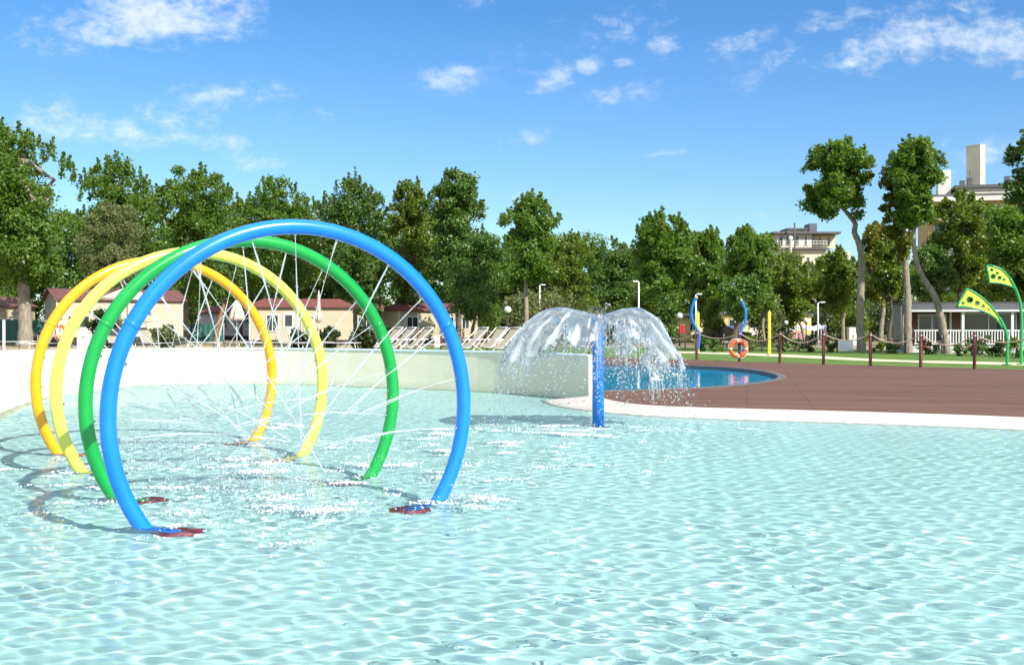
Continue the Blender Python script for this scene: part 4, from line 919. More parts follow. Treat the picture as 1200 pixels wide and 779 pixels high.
def home(label, px, d, yaw, L_, W_, z0, zeave, zridge, wallm='cream', roofm='redroof', wins=(), door=None, hip=True, flue=None, group='mobile homes behind the pool', name='mobile_home'):
    root = thing(name, label, 'mobile home', (gx(px, d), d, .1), math.radians(yaw), group)
    z0, ze, zr = z0 - .1, zeave - .1, zridge - .1
    MB().box(.05, L_ - .05, .05, W_ - .05, -.05, z0 - .003).build('skirt', MAT['dark'], root)
    wl2 = MB().box(0, L_, 0, W_, z0, ze)
    if not hip: wl2.add([(0, 0, ze), (0, W_, ze), (0, W_ / 2, zr - .08)], [(0, 1, 2)]).add([(L_, 0, ze), (L_, W_, ze), (L_, W_ / 2, zr - .08)], [(0, 2, 1)])
    wl2.build('wall', MAT[wallm], root)
    e = .22; hh = .9 if hip else -e
    vs = [(-e, -e, ze + .003), (L_ + e, -e, ze + .003), (L_ + e, W_ + e, ze + .003), (-e, W_ + e, ze + .003), (-e, -e, ze + .09), (L_ + e, -e, ze + .09), (L_ + e, W_ + e, ze + .09), (-e, W_ + e, ze + .09), (hh, W_ / 2, zr), (L_ - hh, W_ / 2, zr)]
    fs = [(0, 3, 2, 1), (0, 1, 5, 4), (1, 2, 6, 5), (2, 3, 7, 6), (3, 0, 4, 7), (4, 5, 9, 8), (5, 6, 9), (6, 7, 8, 9), (7, 4, 8)]
    r_ = MB()
    if hip: r_.add(vs, fs)
    else:   # open gable: two roof slabs
        for sy in (0, 1):
            y0 = -e if sy == 0 else W_ + e
            a = [(-e, y0, ze - .02), (L_ + e, y0, ze - .02), (L_ + e, W_ / 2, zr - .02), (-e, W_ / 2, zr - .02)]
            r_.add(a + [(x, y, z + .09) for x, y, z in a], [(0, 1, 2, 3), (4, 5, 6, 7), (0, 1, 5, 4), (1, 2, 6, 5), (2, 3, 7, 6), (3, 0, 4, 7)])
    ro = r_.build('roof', MAT[roofm], root)
    if flue is not None: MB().lathe([(.09, 0), (.09, .75), (.14, .76), (.14, .86), (.001, .9)], 10, (flue, W_ / 2 - .5, zr - .15)).build('flue', MAT['silver'], ro)
    for (x, z, w_, h, sh) in wins: window(root, x, z, w_, h, shut=sh)
    if door is not None:
        do = MB().box(door, door + .8, -.04, -.004, z0 + .02, z0 + 2.0).build('door', MAT['frame'], root)
        MB().box(door + .15, door + .65, -.055, -.043, z0 + 1.0, z0 + 1.8).build('pane', MAT['pane'], do)
        MB().box(door + .7, door + .74, -.09, -.043, z0 + .95, z0 + 1.07).build('handle', MAT['silver'], do)
    # corner battens and a drainpipe
    MB().box(-.012, .06, -.02, -.003, z0, ze - .01).build('corner_trim', MAT['frame'], root)
    MB().tube([(L_ * .5, -.04, z0), (L_ * .5, -.04, ze - .02)], .035, 8).build('drainpipe', MAT['white'], root)
    return root
home('cream mobile home with red roof seen through the right edge of the blue hoop', 467, 88, 40, 8.0, 3.0, .48, 2.70, 3.38, 'cream', 'redroof', [(.75, 1.1, 1.15, 1.05, True), (4.7, 1.1, .8, 1.05, True), (6.3, 1.1, .8, 1.05, False)], None, True, 2.7)
home('shaded cream mobile home with red roof inside the lemon hoop', 292, 80, 9, 7.4, 3.2, .5, 2.84, 3.52, 'cream', 'redroof', [(1.2, 1.0, .9, 1.25, False), (3.9, 1.0, .7, 1.15, False)], 2.4, True)
home('cream mobile home with brown roof behind the left sides of all four hoops', 66, 75, 37, 8.8, 3.0, .75, 3.30, 4.05, 'cream', 'brownroof', [(.7, 1.0, 1.5, 1.15, False), (3.4, 1.0, .9, 1.15, False)], 5.0, False)
home('grey gabled mobile home with red roof far behind the green screen', 232, 108, -20, 6.0, 4.0, .5, 2.7, 3.5, 'grey_siding', 'redroof', [(2.2, 1.0, 1.2, 1.0, False)], None, True)
home('small red roofed home in the gap inside the green hoop', 404, 100, 8, 5.0, 3.0, .5, 2.8, 3.3, 'grey_siding', 'redroof', [(1.2, 1.1, 1.5, 1.1, False)], None, True)
home('brown roofed home cut by the left edge of the view', -62, 84, 10, 5.6, 3.0, .5, 2.95, 3.75, 'cream', 'brownroof', [(4.2, .9, .9, 1.1, False)], None, True)
home('low home with brownish red roof almost hidden behind the left dome of the fountain', 632, 104, 6, 6.4, 3.0, .4, 2.6, 3.1, 'cream', 'brownroof', [(1.0, 1.0, 1.2, 1.0, False)], None, True)
home('pale yellow home with flat eaves behind the lifebuoy trunk', 838, 100, -6, 8.5, 3.2, .3, 2.45, 2.75, 'yellowwall', 'greyroof', [(1.2, .8, 1.2, 1.2, False), (6.0, .9, 1.0, 1.0, False)], 3.0, True)
home('narrow pale yellow hut behind the globe lamp right of the fountain', 789, 92, 10, 2.6, 2.2, .2, 2.2, 2.5, 'yellowwall', 'greyroof', [(1.4, .9, .6, .7, False)], None, True)

# the grey flat-roofed home with the white porch
H = thing('mobile_home', 'large grey flat roofed mobile home with white railed porch at the right', 'mobile home', (gx(1060, 60), 60, .1), math.radians(-10), 'mobile homes behind the pool')
Lh, Wh = 9.6, 3.4; ze = 2.55; pd = 1.5
MB().box(.0, Lh, pd, Wh, .3, ze).build('wall', MAT['brown_siding'], H)
MB().box(-.09, -.003, .0, Wh, .22, ze + .12).build('end_wall', MAT['olive_siding'], H)
MB().box(-.002, Lh, .02, Wh - .02, -.05, .295).build('skirt', M('pale_skirt', (.60, .62, .64), .6, .06, 2), H)
MB().box(-.002, Lh, .0, pd - .003, .30, .36).build('porch_floor', MAT['white'], H)
ro = MB().box(-.15, Lh + .1, -.12, Wh + .1, ze + .125, ze + .18).build('roof', MAT['tar'], H)
MB().box(.02, Lh, -.10, -.03, ze - .30, ze + .12).build('fascia', M('grey_fascia', (.115, .12, .135), .55, .1, 3), ro)
MB().box(.02, Lh, -.13, -.103, ze - .33, ze - .23).build('gutter', MAT['white'], ro)
for xx in (.06, 2.95, 5.45, 7.9):
    MB().box(xx, xx + .13, .0, .13, .365, ze - .05).build('porch_post', MAT['white'], H)
for xa, xb in ((.5, 1.75), (2.15, 2.93), (3.1, 5.43), (5.6, 7.88), (8.05, 9.5)):
    rl = MB().box(xa, xb, .03, .10, 1.18, 1.25).box(xa, xb, .04, .09, .46, .52)
    k = xa + .06
    while k < xb - .03: rl.box(k, k + .055, .045, .085, .52, 1.18); k += .145
    rl.build('railing', MAT['white'], H)
for xx in (1.78, 2.05): MB().box(xx, xx + .08, -.9, -.82, 0, 1.0).build('step_post', MAT['white'], H)
stp = MB().box(1.78, 2.13, -.85, -.05, -.05, .12).box(1.78, 2.13, -.45, -.05, .12, .24); stp.build('steps', MAT['slab'], H)
def hw(x, w_, z, h, mul): window(H, x, z, w_, h, pd, False, mul)
hw(.95, 1.5, .55, 1.55, 1); hw(3.2, 2.9, .42, 1.75, 1); hw(6.4, .8, .45, 1.8, 0); hw(7.6, 1.5, .6, 1.5, 1)
MB().box(2.62, 2.72, pd - .06, pd - .004, .4, ze - .1).build('corner_trim', MAT['frame'], H)
MB().tube([(-.13, .12, .3), (-.13, .12, ze)], .04, 8).build('drainpipe', MAT['white'], H)

def facade_boxes(): pass
# ochre apartment block with its pale lift tower
D = 190
bx, by = gx(1088, D), D
AP = thing('apartment_block', 'ochre apartment block with balconies and a tall pale roof tower at the right', 'building', (bx, by, .1), math.radians(-14))
zr = gz(238, D)
MB().box(0, 34, 0, 16, -.1, zr).build('wall', MAT['ochre'], AP)
rf = MB().box(-.9, 35, -1.3, 17, zr + .01, zr + .75).build('roof', MAT['slab'], AP)
MB().box(-.5, 34.6, -.9, 16.6, zr + .753, zr + 1.2).build('roof_edge', MAT['tar'], rf)
MB().box(5.0, 17.5, 2.0, 11, zr + 1.203, zr + 2.5).build('penthouse', MAT['concrete'], AP)
MB().box(4.5, 18.0, 1.5, 11.5, zr + 2.503, zr + 3.0).build('penthouse_roof', MAT['tar'], AP)
tz = gz(168, D)
TW = Matrix.Translation((8.5, 6, 0)) @ Matrix.Rotation(math.radians(-32), 4, 'Z')
MB().box(-1.25, 1.25, -1.0, 1.0, zr + 3.003, tz, TW).build('tower', MAT['concrete'], AP)
MB().box(-1.3, 1.3, -1.05, 1.05, tz + .003, tz + .15, TW).build('tower_cap', MAT['slab'], AP)
MB().box(2.2, 4.3, 5, 8, zr + 1.203, gz(196, D)).build('chimney_tower', MAT['slab'], AP)
for (x, hh) in ((5.4, .9), (6.6, 1.3), (12.6, 1.4), (14.3, 1.1), (16.6, 1.0)):
    MB().box(x, x + .8, 2.2, 3.0, zr + 3.003, zr + 3.0 + hh).build('vent', MAT['tar'], AP)
MB().tube([(7.0, 2.5, zr + 3), (7.0, 2.5, zr + 5.6)], .05, 6).tube([(6.5, 2.5, zr + 5.2), (7.5, 2.5, zr + 5.2)], .03, 6).build('aerial', MAT['darkpost'], AP)
for fl_ in range(6):
    zf = zr - 3.1 * (fl_ + 1)
    for xs_ in (0.4, 7.6, 14.8, 22.0):
        sl = MB().box(xs_, xs_ + 5.2, -1.35, -.003, zf, zf + .22).build('balcony', MAT['slab'], AP)
        MB().box(xs_ + .03, xs_ + 5.17, -1.33, -1.28, zf + .223, zf + 1.1).build('balcony_rail', MAT['tar'], sl)
        wf = MB().box(xs_ + .5, xs_ + 2.3, -.06, -.003, zf + .3, zf + 2.5).build('window', MAT['frame'], AP)
        MB().box(xs_ + .6, xs_ + 2.2, -.075, -.063, zf + .36, zf + 2.4).build('pane', MAT['pane'], wf)
        MB().box(xs_ + 2.9, xs_ + 4.7, -.06, -.003, zf + .3, zf + 2.5).build('shutter', MAT['slab'], AP)
# hotel with stepped flat roofs
D = 210
HT_ = thing('hotel_building', 'cream hotel with stepped flat roofs and terrace rails above the trees', 'building', (gx(968, D), D, .1), math.radians(0))
k = D / F
def hb_(px): return (px - 968) * k
z1, z2, z3 = gz(293, D), gz(288, D), gz(266, D)
MB().box(hb_(908), hb_(968), 0, 22, -.1, z1 - .02).build('wall', MAT['concrete'], HT_)
MB().box(hb_(968) + .003, hb_(1000), 2.0, 24, -.1, z1 - .3).build('wing', MAT['concrete'], HT_)
MB().box(hb_(906), hb_(970), -.8, 22.6, z1, z1 + .32).build('terrace_slab', MAT['tar'], HT_)
MB().box(hb_(914), hb_(955), 2.2, 18, z1 + .503, z1 + 3.1).build('upper_wall', MAT['concrete'], HT_)
MB().box(hb_(955) + .003, hb_(986), 4, 19, z1 + .503, z1 + 3.0).build('upper_wing', MAT['cream_end'], HT_)
MB().box(hb_(908), hb_(988), 1.2, 20, z1 + 3.103, z1 + 3.5).build('roof', MAT['tar'], HT_)
MB().box(hb_(929), hb_(944), 4, 9, z1 + 3.503, z3 - .3).build('stair_tower', MAT['concrete'], HT_)
MB().box(hb_(928), hb_(952.5), 3.6, 9.4, z3 - .297, z3).build('tower_roof', MAT['tar'], HT_)
MB().box(hb_(944) + .003, hb_(952), 4.3, 9, z1 + 3.503, z3 - .3).build('tower_side', MAT['cream_end'], HT_)
MB().box(hb_(957), hb_(966), 5, 9, z1 + 3.503, z1 + 5.4).build('plant_room', MAT['greyroof'], HT_)
rl = MB()
for zz in (.55, 1.05): rl.tube([(hb_(906), -.7, z1 + .5 + zz), (hb_(969), -.7, z1 + .5 + zz)], .035, 5)
for i in range(17): rl.tube([(hb_(906) + i * .625, -.7, z1 + .5), (hb_(906) + i * .625, -.7, z1 + 1.55)], .03, 5)
rl.build('terrace_rail', MAT['silver'], HT_)
for (a, b, zz0, zz1, yy_) in ((916, 921, .9, 2.8, 2.2), (924, 929, .9, 2.8, 2.2), (934, 940, .9, 2.8, 2.2), (946, 950, .9, 2.8, 2.2), (958, 961, .9, 2.6, 4), (966, 970, .9, 2.6, 4), (976, 980, .9, 2.6, 4)):
    wf = MB().box(hb_(a), hb_(b), yy_ - .08, yy_ - .003, z1 + zz0, z1 + zz1).build('window', MAT['frame'], HT_)
    MB().box(hb_(a) + .1, hb_(b) - .1, yy_ - .1, yy_ - .083, z1 + zz0 + .1, z1 + zz1 - .1).build('pane', MAT['pane'], wf)
for i in range(5):
    a = 912 + i * 11; wf = MB().box(hb_(a), hb_(a + 4), -.08, -.003, z1 - 3, z1 - 1.4).build('window', MAT['frame'], HT_)
    MB().box(hb_(a) + .1, hb_(a + 4) - .1, -.1, -.083, z1 - 2.9, z1 - 1.5).build('pane', MAT['pane'], wf)
MB().lathe([(.28, 0), (.28, 6.4), (.4, 6.5), (.4, 6.9), (.001, 7.1)], 12, (hb_(924.5), -1.2, z1 - 4.6)).build('flue', MAT['silver'], HT_)
MB().box(hb_(930), hb_(931.4), -.5, -.1, z1 - 1, z1 + 5).build('drainpipe', MAT['tar'], HT_)
# ------------------------------------------------------------------ rope fence at the edge of the deck and behind the chairs
ORD = ['first', 'second', 'third', 'fourth', 'fifth', 'sixth', 'seventh', 'eighth', 'ninth', 'tenth', 'eleventh', 'twelfth', 'thirteenth', 'fourteenth']
def post(label, px, d, h, r, matn, group, name='fence_post'):
    root = thing(name, label, 'post', (gx(px, d), d, ZL), 0, group)
    MB().lathe([(r, -.2), (r, h - .02), (r * .8, h), (.001, h + .012)], 14).build('shaft', MAT[matn], root)
    MB().lathe([(r * 1.02, h - .14), (r * 1.18, h - .135), (r * 1.18, h - .11), (r * 1.02, h - .105)], 12).build('collar', MAT['chrome'], root)
    return root
PS = [(442, 63.0), (467, 62.6), (490, 62.2), (517, 61.8), (543, 61.3), (571, 60.6), (612, 59.2), (650, 57.5), (690, 55.4), (728, 53.0), (770, 50.4), (816.5, 47.4), (866.5, 45.0), (914, 43.2), (965, 41.5), (1020, 40.0), (1079, 38.5), (1142, 37.2), (1212, 35.6)]
PL = ['red brown leftmost post of the rope fence', 'red brown post left of the front of the red roofed cream home', 'red brown post before the window of the red roofed cream home', 'red brown post behind the flat lounger inside the blue hoop', 'red brown post touching the right rim of the blue hoop', 'red brown post behind the pair of deck chairs beside the blue hoop', 'red brown post seen through the left dome of the fountain edge', 'red brown post seen through the left dome of the fountain', 'red brown post just left of the blue fountain post', 'red brown post seen through the right dome of the fountain', 'red brown post at the right rim of the fountain', 'red brown rope post in front of the left blue wavy pole', 'red brown rope post that carries the orange lifebuoy', 'red brown rope post just right of the lone yellow pole', 'red brown rope post in front of the walking person', 'red brown rope post just right of the kinked bare trunk', 'red brown rope post in front of the left end of the white porch', 'red brown rope post under the lower green and yellow leaf', 'red brown rope post cut by the right edge of the view']
PH = 1.27
for i, ((px, d), lb_) in enumerate(zip(PS, PL)): post(lb_, px, d, PH, .058, 'redpost', 'red brown posts of the rope fence')
for i in range(len(PS) - 1):
    (pa, da), (pb, db2) = PS[i], PS[i + 1]
    a = Vector((gx(pa, da), da, ZL + PH - .12)); b = Vector((gx(pb, db2), db2, ZL + PH - .12)); dr_ = (b - a).normalized(); a += dr_ * .07; b -= dr_ * .07
    sag = .27 if i > 10 else .22; sag *= 1 + .25 * math.sin(i * 2.1)
    P = [a.lerp(b, t) + Vector((0, 0, -sag * 4 * t * (1 - t))) for t in np.linspace(0, 1, 15)]
    nm = PL[i].replace('red brown ', '').replace('rope ', '')
    r = MB().tube([p - a for p in P], .021, 6).build('rope', MAT['rope'], None, fix=False); r.location = a
    tag(r, ('rope sagging right from the ' + nm).replace('just ', '')[:110], 'rope', 'ropes of the fence')
BP = [(803, 63, 'dark thin post between the fountain and the left blue wavy pole'), (848, 62, 'dark thin post behind the rope left of the lifebuoy'), (893, 61, 'dark thin post left of the lone yellow pole'), (936.5, 60.5, 'dark thin post under the pale garden canopy'), (981, 60, 'dark thin post that holds the white notice'), (1021, 59.5, 'dark thin post just right of the kinked bare trunk'), (1061, 58, 'dark thin post at the foot of the shaggy straight trunk'), (1103.5, 56.8, 'dark thin post by the porch steps, left of the twisted trunk'), (1150, 55.5, 'dark thin post before the wide porch window')]
for px, d, lb_ in BP: post(lb_, px, d, 1.02, .04, 'darkpost', 'dark posts behind the lawn')
def boarded_notice():
    d = 59.7; root = thing('notice_board', 'white printed notice sheet hung on the dark posts behind the lawn', 'notice', (gx(991, d), d, gz(411, d)), math.radians(4))
    w_, h_ = 18 / F * d, 12 / F * d
    MB().box(-w_ / 2, w_ / 2, -.012, .012, 0, h_).build('panel', M('notice_white', (.80, .79, .82), .5, .03, 3), root)
    lines = MB()
    for k in range(5):
        x0_ = -w_ * .38; lines.box(x0_, x0_ + w_ * (.55 + .2 * math.sin(k * 2.3)), -.016, -.013, h_ * (.72 - .13 * k), h_ * (.76 - .13 * k))
    lines.build('print_lines', M('notice_ink', (.58, .56, .66), .6, .05, 3), root)
    MB().box(w_ * .24, w_ * .42, -.017, -.0135, h_ * .08, h_ * .16).build('footer_mark', M('notice_blue', (.10, .22, .45), .6, .05, 3), root)
    for sx in (-1, 1): MB().tube([(sx * w_ * .48, 0, h_ - .01), (sx * w_ * .5, .02, h_ + .05)], .012, 5).build('tie', MAT['rope'], root)
boarded_notice()

# ------------------------------------------------------------------ lifebuoys
def lifebuoy(label, px, py, d, R_, tilt=0):
    root = thing('lifebuoy', label, 'lifebuoy', (gx(px, d), d, gz(py, d) - R_), 0, 'orange lifebuoys')
    ring = MB(); pts = [(R_ * .80 * math.cos(t), 0, R_ + R_ * .80 * math.sin(t)) for t in np.linspace(0, 2 * PI, 49)]
    ring.tube(pts, R_ * .20, 14, caps=False).build('ring', MAT['buoy'], root)
    for k in range(4):
        a = k * PI / 2 + .0
        seg = [(R_ * .80 * math.cos(t), 0, R_ + R_ * .80 * math.sin(t)) for t in np.linspace(a - .10, a + .10, 5)]
        MB().tube(seg, R_ * .212, 14).build('band', MAT['silver'], root)
    loop = []
    for t in np.linspace(0, 2 * PI, 81):
        rr = R_ * (1.0 + .10 * abs(math.sin(2 * t)) ** .7); loop.append((rr * math.cos(t), 0, R_ + rr * math.sin(t)))
    MB().tube(loop, R_ * .03, 6, caps=False).build('grab_rope', MAT['white'], root)
    return root
lifebuoy('orange lifebuoy with silver bands hung on a rope fence post by the deck', 865, 408.4, 44.85, .385)
post('slim metal stake behind the amber hoop that carries a lifebuoy', 70, 69, 1.3, .03, 'alu', None, 'metal_stake')
lifebuoy('orange lifebuoy on a stake beside the left cream home, behind the amber hoop', 69.5, 388.5, 68.85, .46)

# ------------------------------------------------------------------ spray poles on the path
def wavy(label, pts, d, topcap):
    b = pts[0]; bx_ = gx(b[0], d); root = thing('spray_pole', label, 'spray pole', (bx_, d, ZL), 0, 'coloured spray poles beyond the deck')
    P = [(gx(x, d) - bx_, 0, gz(y, d) - ZL) for x, y in pts]; P[0] = (P[0][0], 0, -.05)
    MB().tube(spline(P, 7), .072, 12).build('tube', MAT['blue_pole'], root, fix=False)
    e = Vector(P[-1]); dirn = (e - Vector(P[-2])).normalized()
    MB().tube([e, e + dirn * .05, e + dirn * .12], [.05, .075, .03], 10).build('nozzle', MAT['chrome'], root, fix=False)
    MB().lathe([(.001, 0), (.16, 0), (.16, .03), (.001, .035)], 16, (P[0][0], 0, .012)).build('base_plate', MAT['chrome'], root)
wavy('left blue wavy spray pole with a nozzle tip, bowed to the left', [(816.2, 413), (818.3, 406), (819.3, 397), (818.6, 388.6), (813, 379.4), (810.2, 370), (810.6, 362), (813, 354), (816, 349.8)], 57.5, 1)
wavy('right blue wavy spray pole above the lifebuoy, bowed to the right', [(868.8, 412), (867, 404), (866.4, 396), (869, 386.5), (872.6, 379), (873.8, 371), (873.2, 362.5), (869, 352.6)], 56.5, 1)
def straight(label, px, d, top):
    root = thing('spray_pole', label, 'spray pole', (gx(px, d), d, ZL), 0, 'coloured spray poles beyond the deck')
    h = gz(top, d) - ZL
    MB().lathe([(.078, -.05), (.078, h - .03), (.06, h), (.001, h + .005)], 14).build('tube', MAT['yellowpole'], root)
    MB().lathe([(.001, 0), (.16, 0), (.16, .03), (.001, .035)], 16, (0, 0, .012)).build('base_plate', MAT['chrome'], root)
    MB().lathe([(.02, h + .0055), (.03, h + .02), (.02, h + .06), (.001, h + .06)], 10).build('nozzle', MAT['chrome'], root)
straight('yellow straight pole close behind the left blue wavy pole', 817.8, 58.4, 366)
straight('lone yellow straight pole standing on the path right of the lifebuoy', 901.5, 54.5, 365)

def leaf(label, base_px, base_py, zx, panel_pts, holes, pole_pts, d):
    bx_ = gx(base_px, d); root = thing('leaf_sprayer', label, 'spray feature', (bx_, d, ZL), 0, 'green and yellow leaf shaped spray features')
    C_ = lambda p: (gx(zx(p)[0], d) - bx_, gz(zx(p)[1], d) - ZL)
    out = [C_(p) for p in panel_pts]; hs_ = []
    for (hx_, hy_, hr_) in holes:
        c = C_((hx_, hy_)); r0 = abs(C_((hx_ + hr_, hy_))[0] - c[0]); hs_.append([(c[0] + r0 * math.cos(t), c[1] + r0 * math.sin(t)) for t in np.linspace(0, 2 * PI, 15)[:-1]])
    tri = tessellate_polygon([[Vector((p[0], p[1], 0)) for p in out]] + [[Vector((p[0], p[1], 0)) for p in h] for h in hs_])
    flat_ = out + [p for h in hs_ for p in h]; n_ = len(flat_); mb_ = MB()
    fs = [tuple(t) for t in tri] + [tuple(i + n_ for i in t[::-1]) for t in tri]; o = 0
    for lp in [out] + hs_:
        m_ = len(lp); fs += [(o + i, o + (i + 1) % m_, n_ + o + (i + 1) % m_, n_ + o + i) for i in range(m_)]; o += m_
    mb_.add([(p[0], -.015, p[1]) for p in flat_] + [(p[0], .015, p[1]) for p in flat_], fs)
    mb_.build('leaf_panel', MAT['leafpanel'], root)
    fr = out + [out[0]]; MB().tube([(p[0], 0, p[1]) for p in fr], .042, 8).build('leaf_rim', MAT['greentube'], root, fix=False)
    for h in hs_: MB().tube([(p[0], 0, p[1]) for p in h + h[:1]], .022, 6).build('hole_rim', MAT['greentube'], root, fix=False)
    P = [C_(p) for p in pole_pts]; P[0] = (P[0][0], -.1)
    MB().tube(spline([(p[0], 0, p[1]) for p in P], 5), .055, 12).build('pole', MAT['greentube'], root, fix=False)
    MB().lathe([(.001, 0), (.17, 0), (.17, .03), (.001, .035)], 16, (P[0][0], 0, .012)).build('base_plate', MAT['greentube'], root)
z7 = lambda p: (1040 + p[0] / 7.08, 330 + p[1] / 7.08); z4 = lambda p: (900 + p[0] / 3.893, 240 + p[1] / 3.893)
leaf('lower green and yellow leaf with round holes on a green pole at the right', 1180, 428, z7, [(570, 212), (600, 162), (632, 110), (662, 60), (710, 84), (760, 114), (806, 152), (850, 196), (893, 248), (930, 302), (960, 358), (985, 425), (950, 372), (900, 305), (850, 270), (800, 247), (750, 228), (700, 215), (640, 206)],
     [(683, 150, 28), (745, 178, 20), (626, 178, 13), (793, 203, 14), (838, 232, 9)], [(992, 694), (993, 640), (994, 580), (997, 500), (985, 425), (960, 358), (930, 302)], 41.6)
leaf('upper green and yellow leaf with round holes on the tallest green pole', 1196.8, 427.5, z4, [(1000, 275), (1005, 315), (1010, 355), (1035, 355), (1060, 357), (1085, 363), (1105, 370), (1128, 382), (1118, 358), (1105, 338), (1085, 313), (1062, 293), (1032, 282)],
     [(1027, 327, 12), (1020, 297, 7.5), (1045, 312, 7), (1056, 333, 9), (1076, 341, 6)], [(1155, 730), (1156, 640), (1157, 560), (1156, 500), (1150, 450), (1140, 412), (1128, 382), (1105, 338)], 42.2)

# ------------------------------------------------------------------ loungers and deck chairs
def add_frame(root, segs, name, r=.026, m='alu'):
    mb_ = MB()
    for s_ in segs: mb_.tube(s_, r, 7)
    return mb_.build(name, MAT[m], root, fix=False)
def lounger(label, px, d, yaw, back=0.0, shade=False, k=1.2, group='sun loungers behind the pool wall'):
    root = thing('sun_lounger', label, 'sun lounger', (gx(px, d), d, .1), math.radians(yaw), group)
    h = .42 * k; w_ = .33 * k; xf, xh, bl = -1.0 * k, .25 * k, .82 * k
    ca, sa = math.cos(math.radians(back)), math.sin(math.radians(back)); xt, zt = xh + bl * ca, h + bl * sa
    for sy in (-1, 1):
        MB().tube([(xf, sy * w_, h), (xh + .55 * k, sy * w_, h)], .028, 8).build('side_rail', MAT['alu'], root, fix=False)
        MB().tube([(xh, sy * w_ * .93, h + .02), (xt, sy * w_ * .93, zt + .02)], .024, 8).build('back_rail', MAT['alu'], root, fix=False)
        MB().tube([(xf + .2 * k, sy * w_, h - .02), (xf + .12 * k, sy * w_ * 1.02, 0)], .026, 8).build('leg', MAT['alu'], root, fix=False)
        MB().tube([(xh + .45 * k, sy * w_, h - .02), (xh + .53 * k, sy * w_ * 1.02, 0)], .026, 8).build('leg', MAT['alu'], root, fix=False)
    st_ = MB(); n_ = 9
    vs = []
    for i in range(n_):
        t = i / (n_ - 1); x = xf + .03 + (xh - xf - .05) * t; z = h + .005 - .05 * math.sin(PI * t)
        vs += [(x, -w_ * .94, z), (x, w_ * .94, z)]
    st_.add(vs + [(x, y, z - .012) for x, y, z in vs], [(2 * i, 2 * i + 1, 2 * i + 3, 2 * i + 2) for i in range(n_ - 1)] + [(2 * n_ + 2 * i + 2, 2 * n_ + 2 * i + 3, 2 * n_ + 2 * i + 1, 2 * n_ + 2 * i) for i in range(n_ - 1)], True); st_.build('seat_sling', MAT['sling'], root, fix=False)
    vs = []
    for i in range(n_):
        t = i / (n_ - 1); q = .04 * math.sin(PI * t); x = xh + bl * ca * t + q * sa; z = h + .02 + bl * sa * t - q * ca
        vs += [(x, -w_ * .86, z), (x, w_ * .86, z)]
    MB().add(vs + [(x + .012 * sa, y, z - .012) for x, y, z in vs], [(2 * i, 2 * i + 1, 2 * i + 3, 2 * i + 2) for i in range(n_ - 1)] + [(2 * n_ + 2 * i + 2, 2 * n_ + 2 * i + 3, 2 * n_ + 2 * i + 1, 2 * n_ + 2 * i) for i in range(n_ - 1)], True).build('back_sling', MAT['sling'], root, fix=False)
    MB().tube([(xt, -w_ * .93, zt + .02), (xt, w_ * .93, zt + .02)], .024, 8).build('head_bar', MAT['alu'], root, fix=False)
    if back > 5:
        for s_ in (-1, 1): add_frame(root, [[(xh + bl * ca * .55, s_ * w_ * .9, h + bl * sa * .55), (xh + .5 * k, s_ * w_ * .9, h)]], 'prop', .016)
    if shade:
        MB().box(-.30 * k, .30 * k, -w_, w_, 0, .02, Matrix.Translation((xt - .14 * k, 0, zt + .30 * k)) @ Matrix.Rotation(-.12, 4, 'Y')).build('sun_shade', MAT['sling'], root)
        [add_frame(root, [[(xt, s_ * w_ * .93, zt), (xt + .05 * k, s_ * w_ * .93, zt + .30 * k)]], 'shade_arm', .016) for s_ in (-1, 1)]
    return root
def deckchair(label, px, d, yaw, k=1.22):
    root = thing('deck_chair', label, 'deck chair', (gx(px, d), d, .1), math.radians(yaw), 'tilted deck chairs right of the green hoop')
    w_ = .30 * k; A_, B_ = Vector((-.62 * k, 0, .30 * k)), Vector((.55 * k, 0, 1.13 * k))
    for sy in (-1, 1):
        o = Vector((0, sy * w_, 0))
        MB().tube([A_ + o, B_ + o], .026, 8).build('side_rail', MAT['white'], root, fix=False)
        MB().tube([Vector((-.62 * k, sy * w_, .02)), Vector((.12 * k, sy * w_ * 1.06, .66 * k))], .024, 8).build('leg', MAT['white'], root, fix=False)
        MB().tube([Vector((-.45 * k, sy * w_ * 1.06, .44 * k)), Vector((.52 * k, sy * w_ * 1.06, .02))], .024, 8).build('leg', MAT['white'], root, fix=False)
        MB().tube([Vector((-.35 * k, sy * w_ * 1.16, .62 * k)), Vector((.22 * k, sy * w_ * 1.16, .64 * k))], .028, 8).build('armrest', MAT['white'], root, fix=False)
    for p in (A_, B_): MB().tube([p + Vector((0, -w_, 0)), p + Vector((0, w_, 0))], .024, 8).build('cross_bar', MAT['white'], root, fix=False)
    vs = []; n_ = 11
    for i in range(n_):
        t = i / (n_ - 1); p = A_.lerp(B_, t) + Vector((.10 * math.sin(PI * t) ** 1.1, 0, -.13 * math.sin(PI * t * .8)))
        vs += [(p.x, -w_ * .9, p.z), (p.x, w_ * .9, p.z)]
    MB().add(vs + [(x + .008, y, z - .012) for x, y, z in vs], [(2 * i, 2 * i + 1, 2 * i + 3, 2 * i + 2) for i in range(n_ - 1)] + [(2 * n_ + 2 * i + 2, 2 * n_ + 2 * i + 3, 2 * n_ + 2 * i + 1, 2 * n_ + 2 * i) for i in range(n_ - 1)], True).build('sling', MAT['sling'], root, fix=False)
    return root
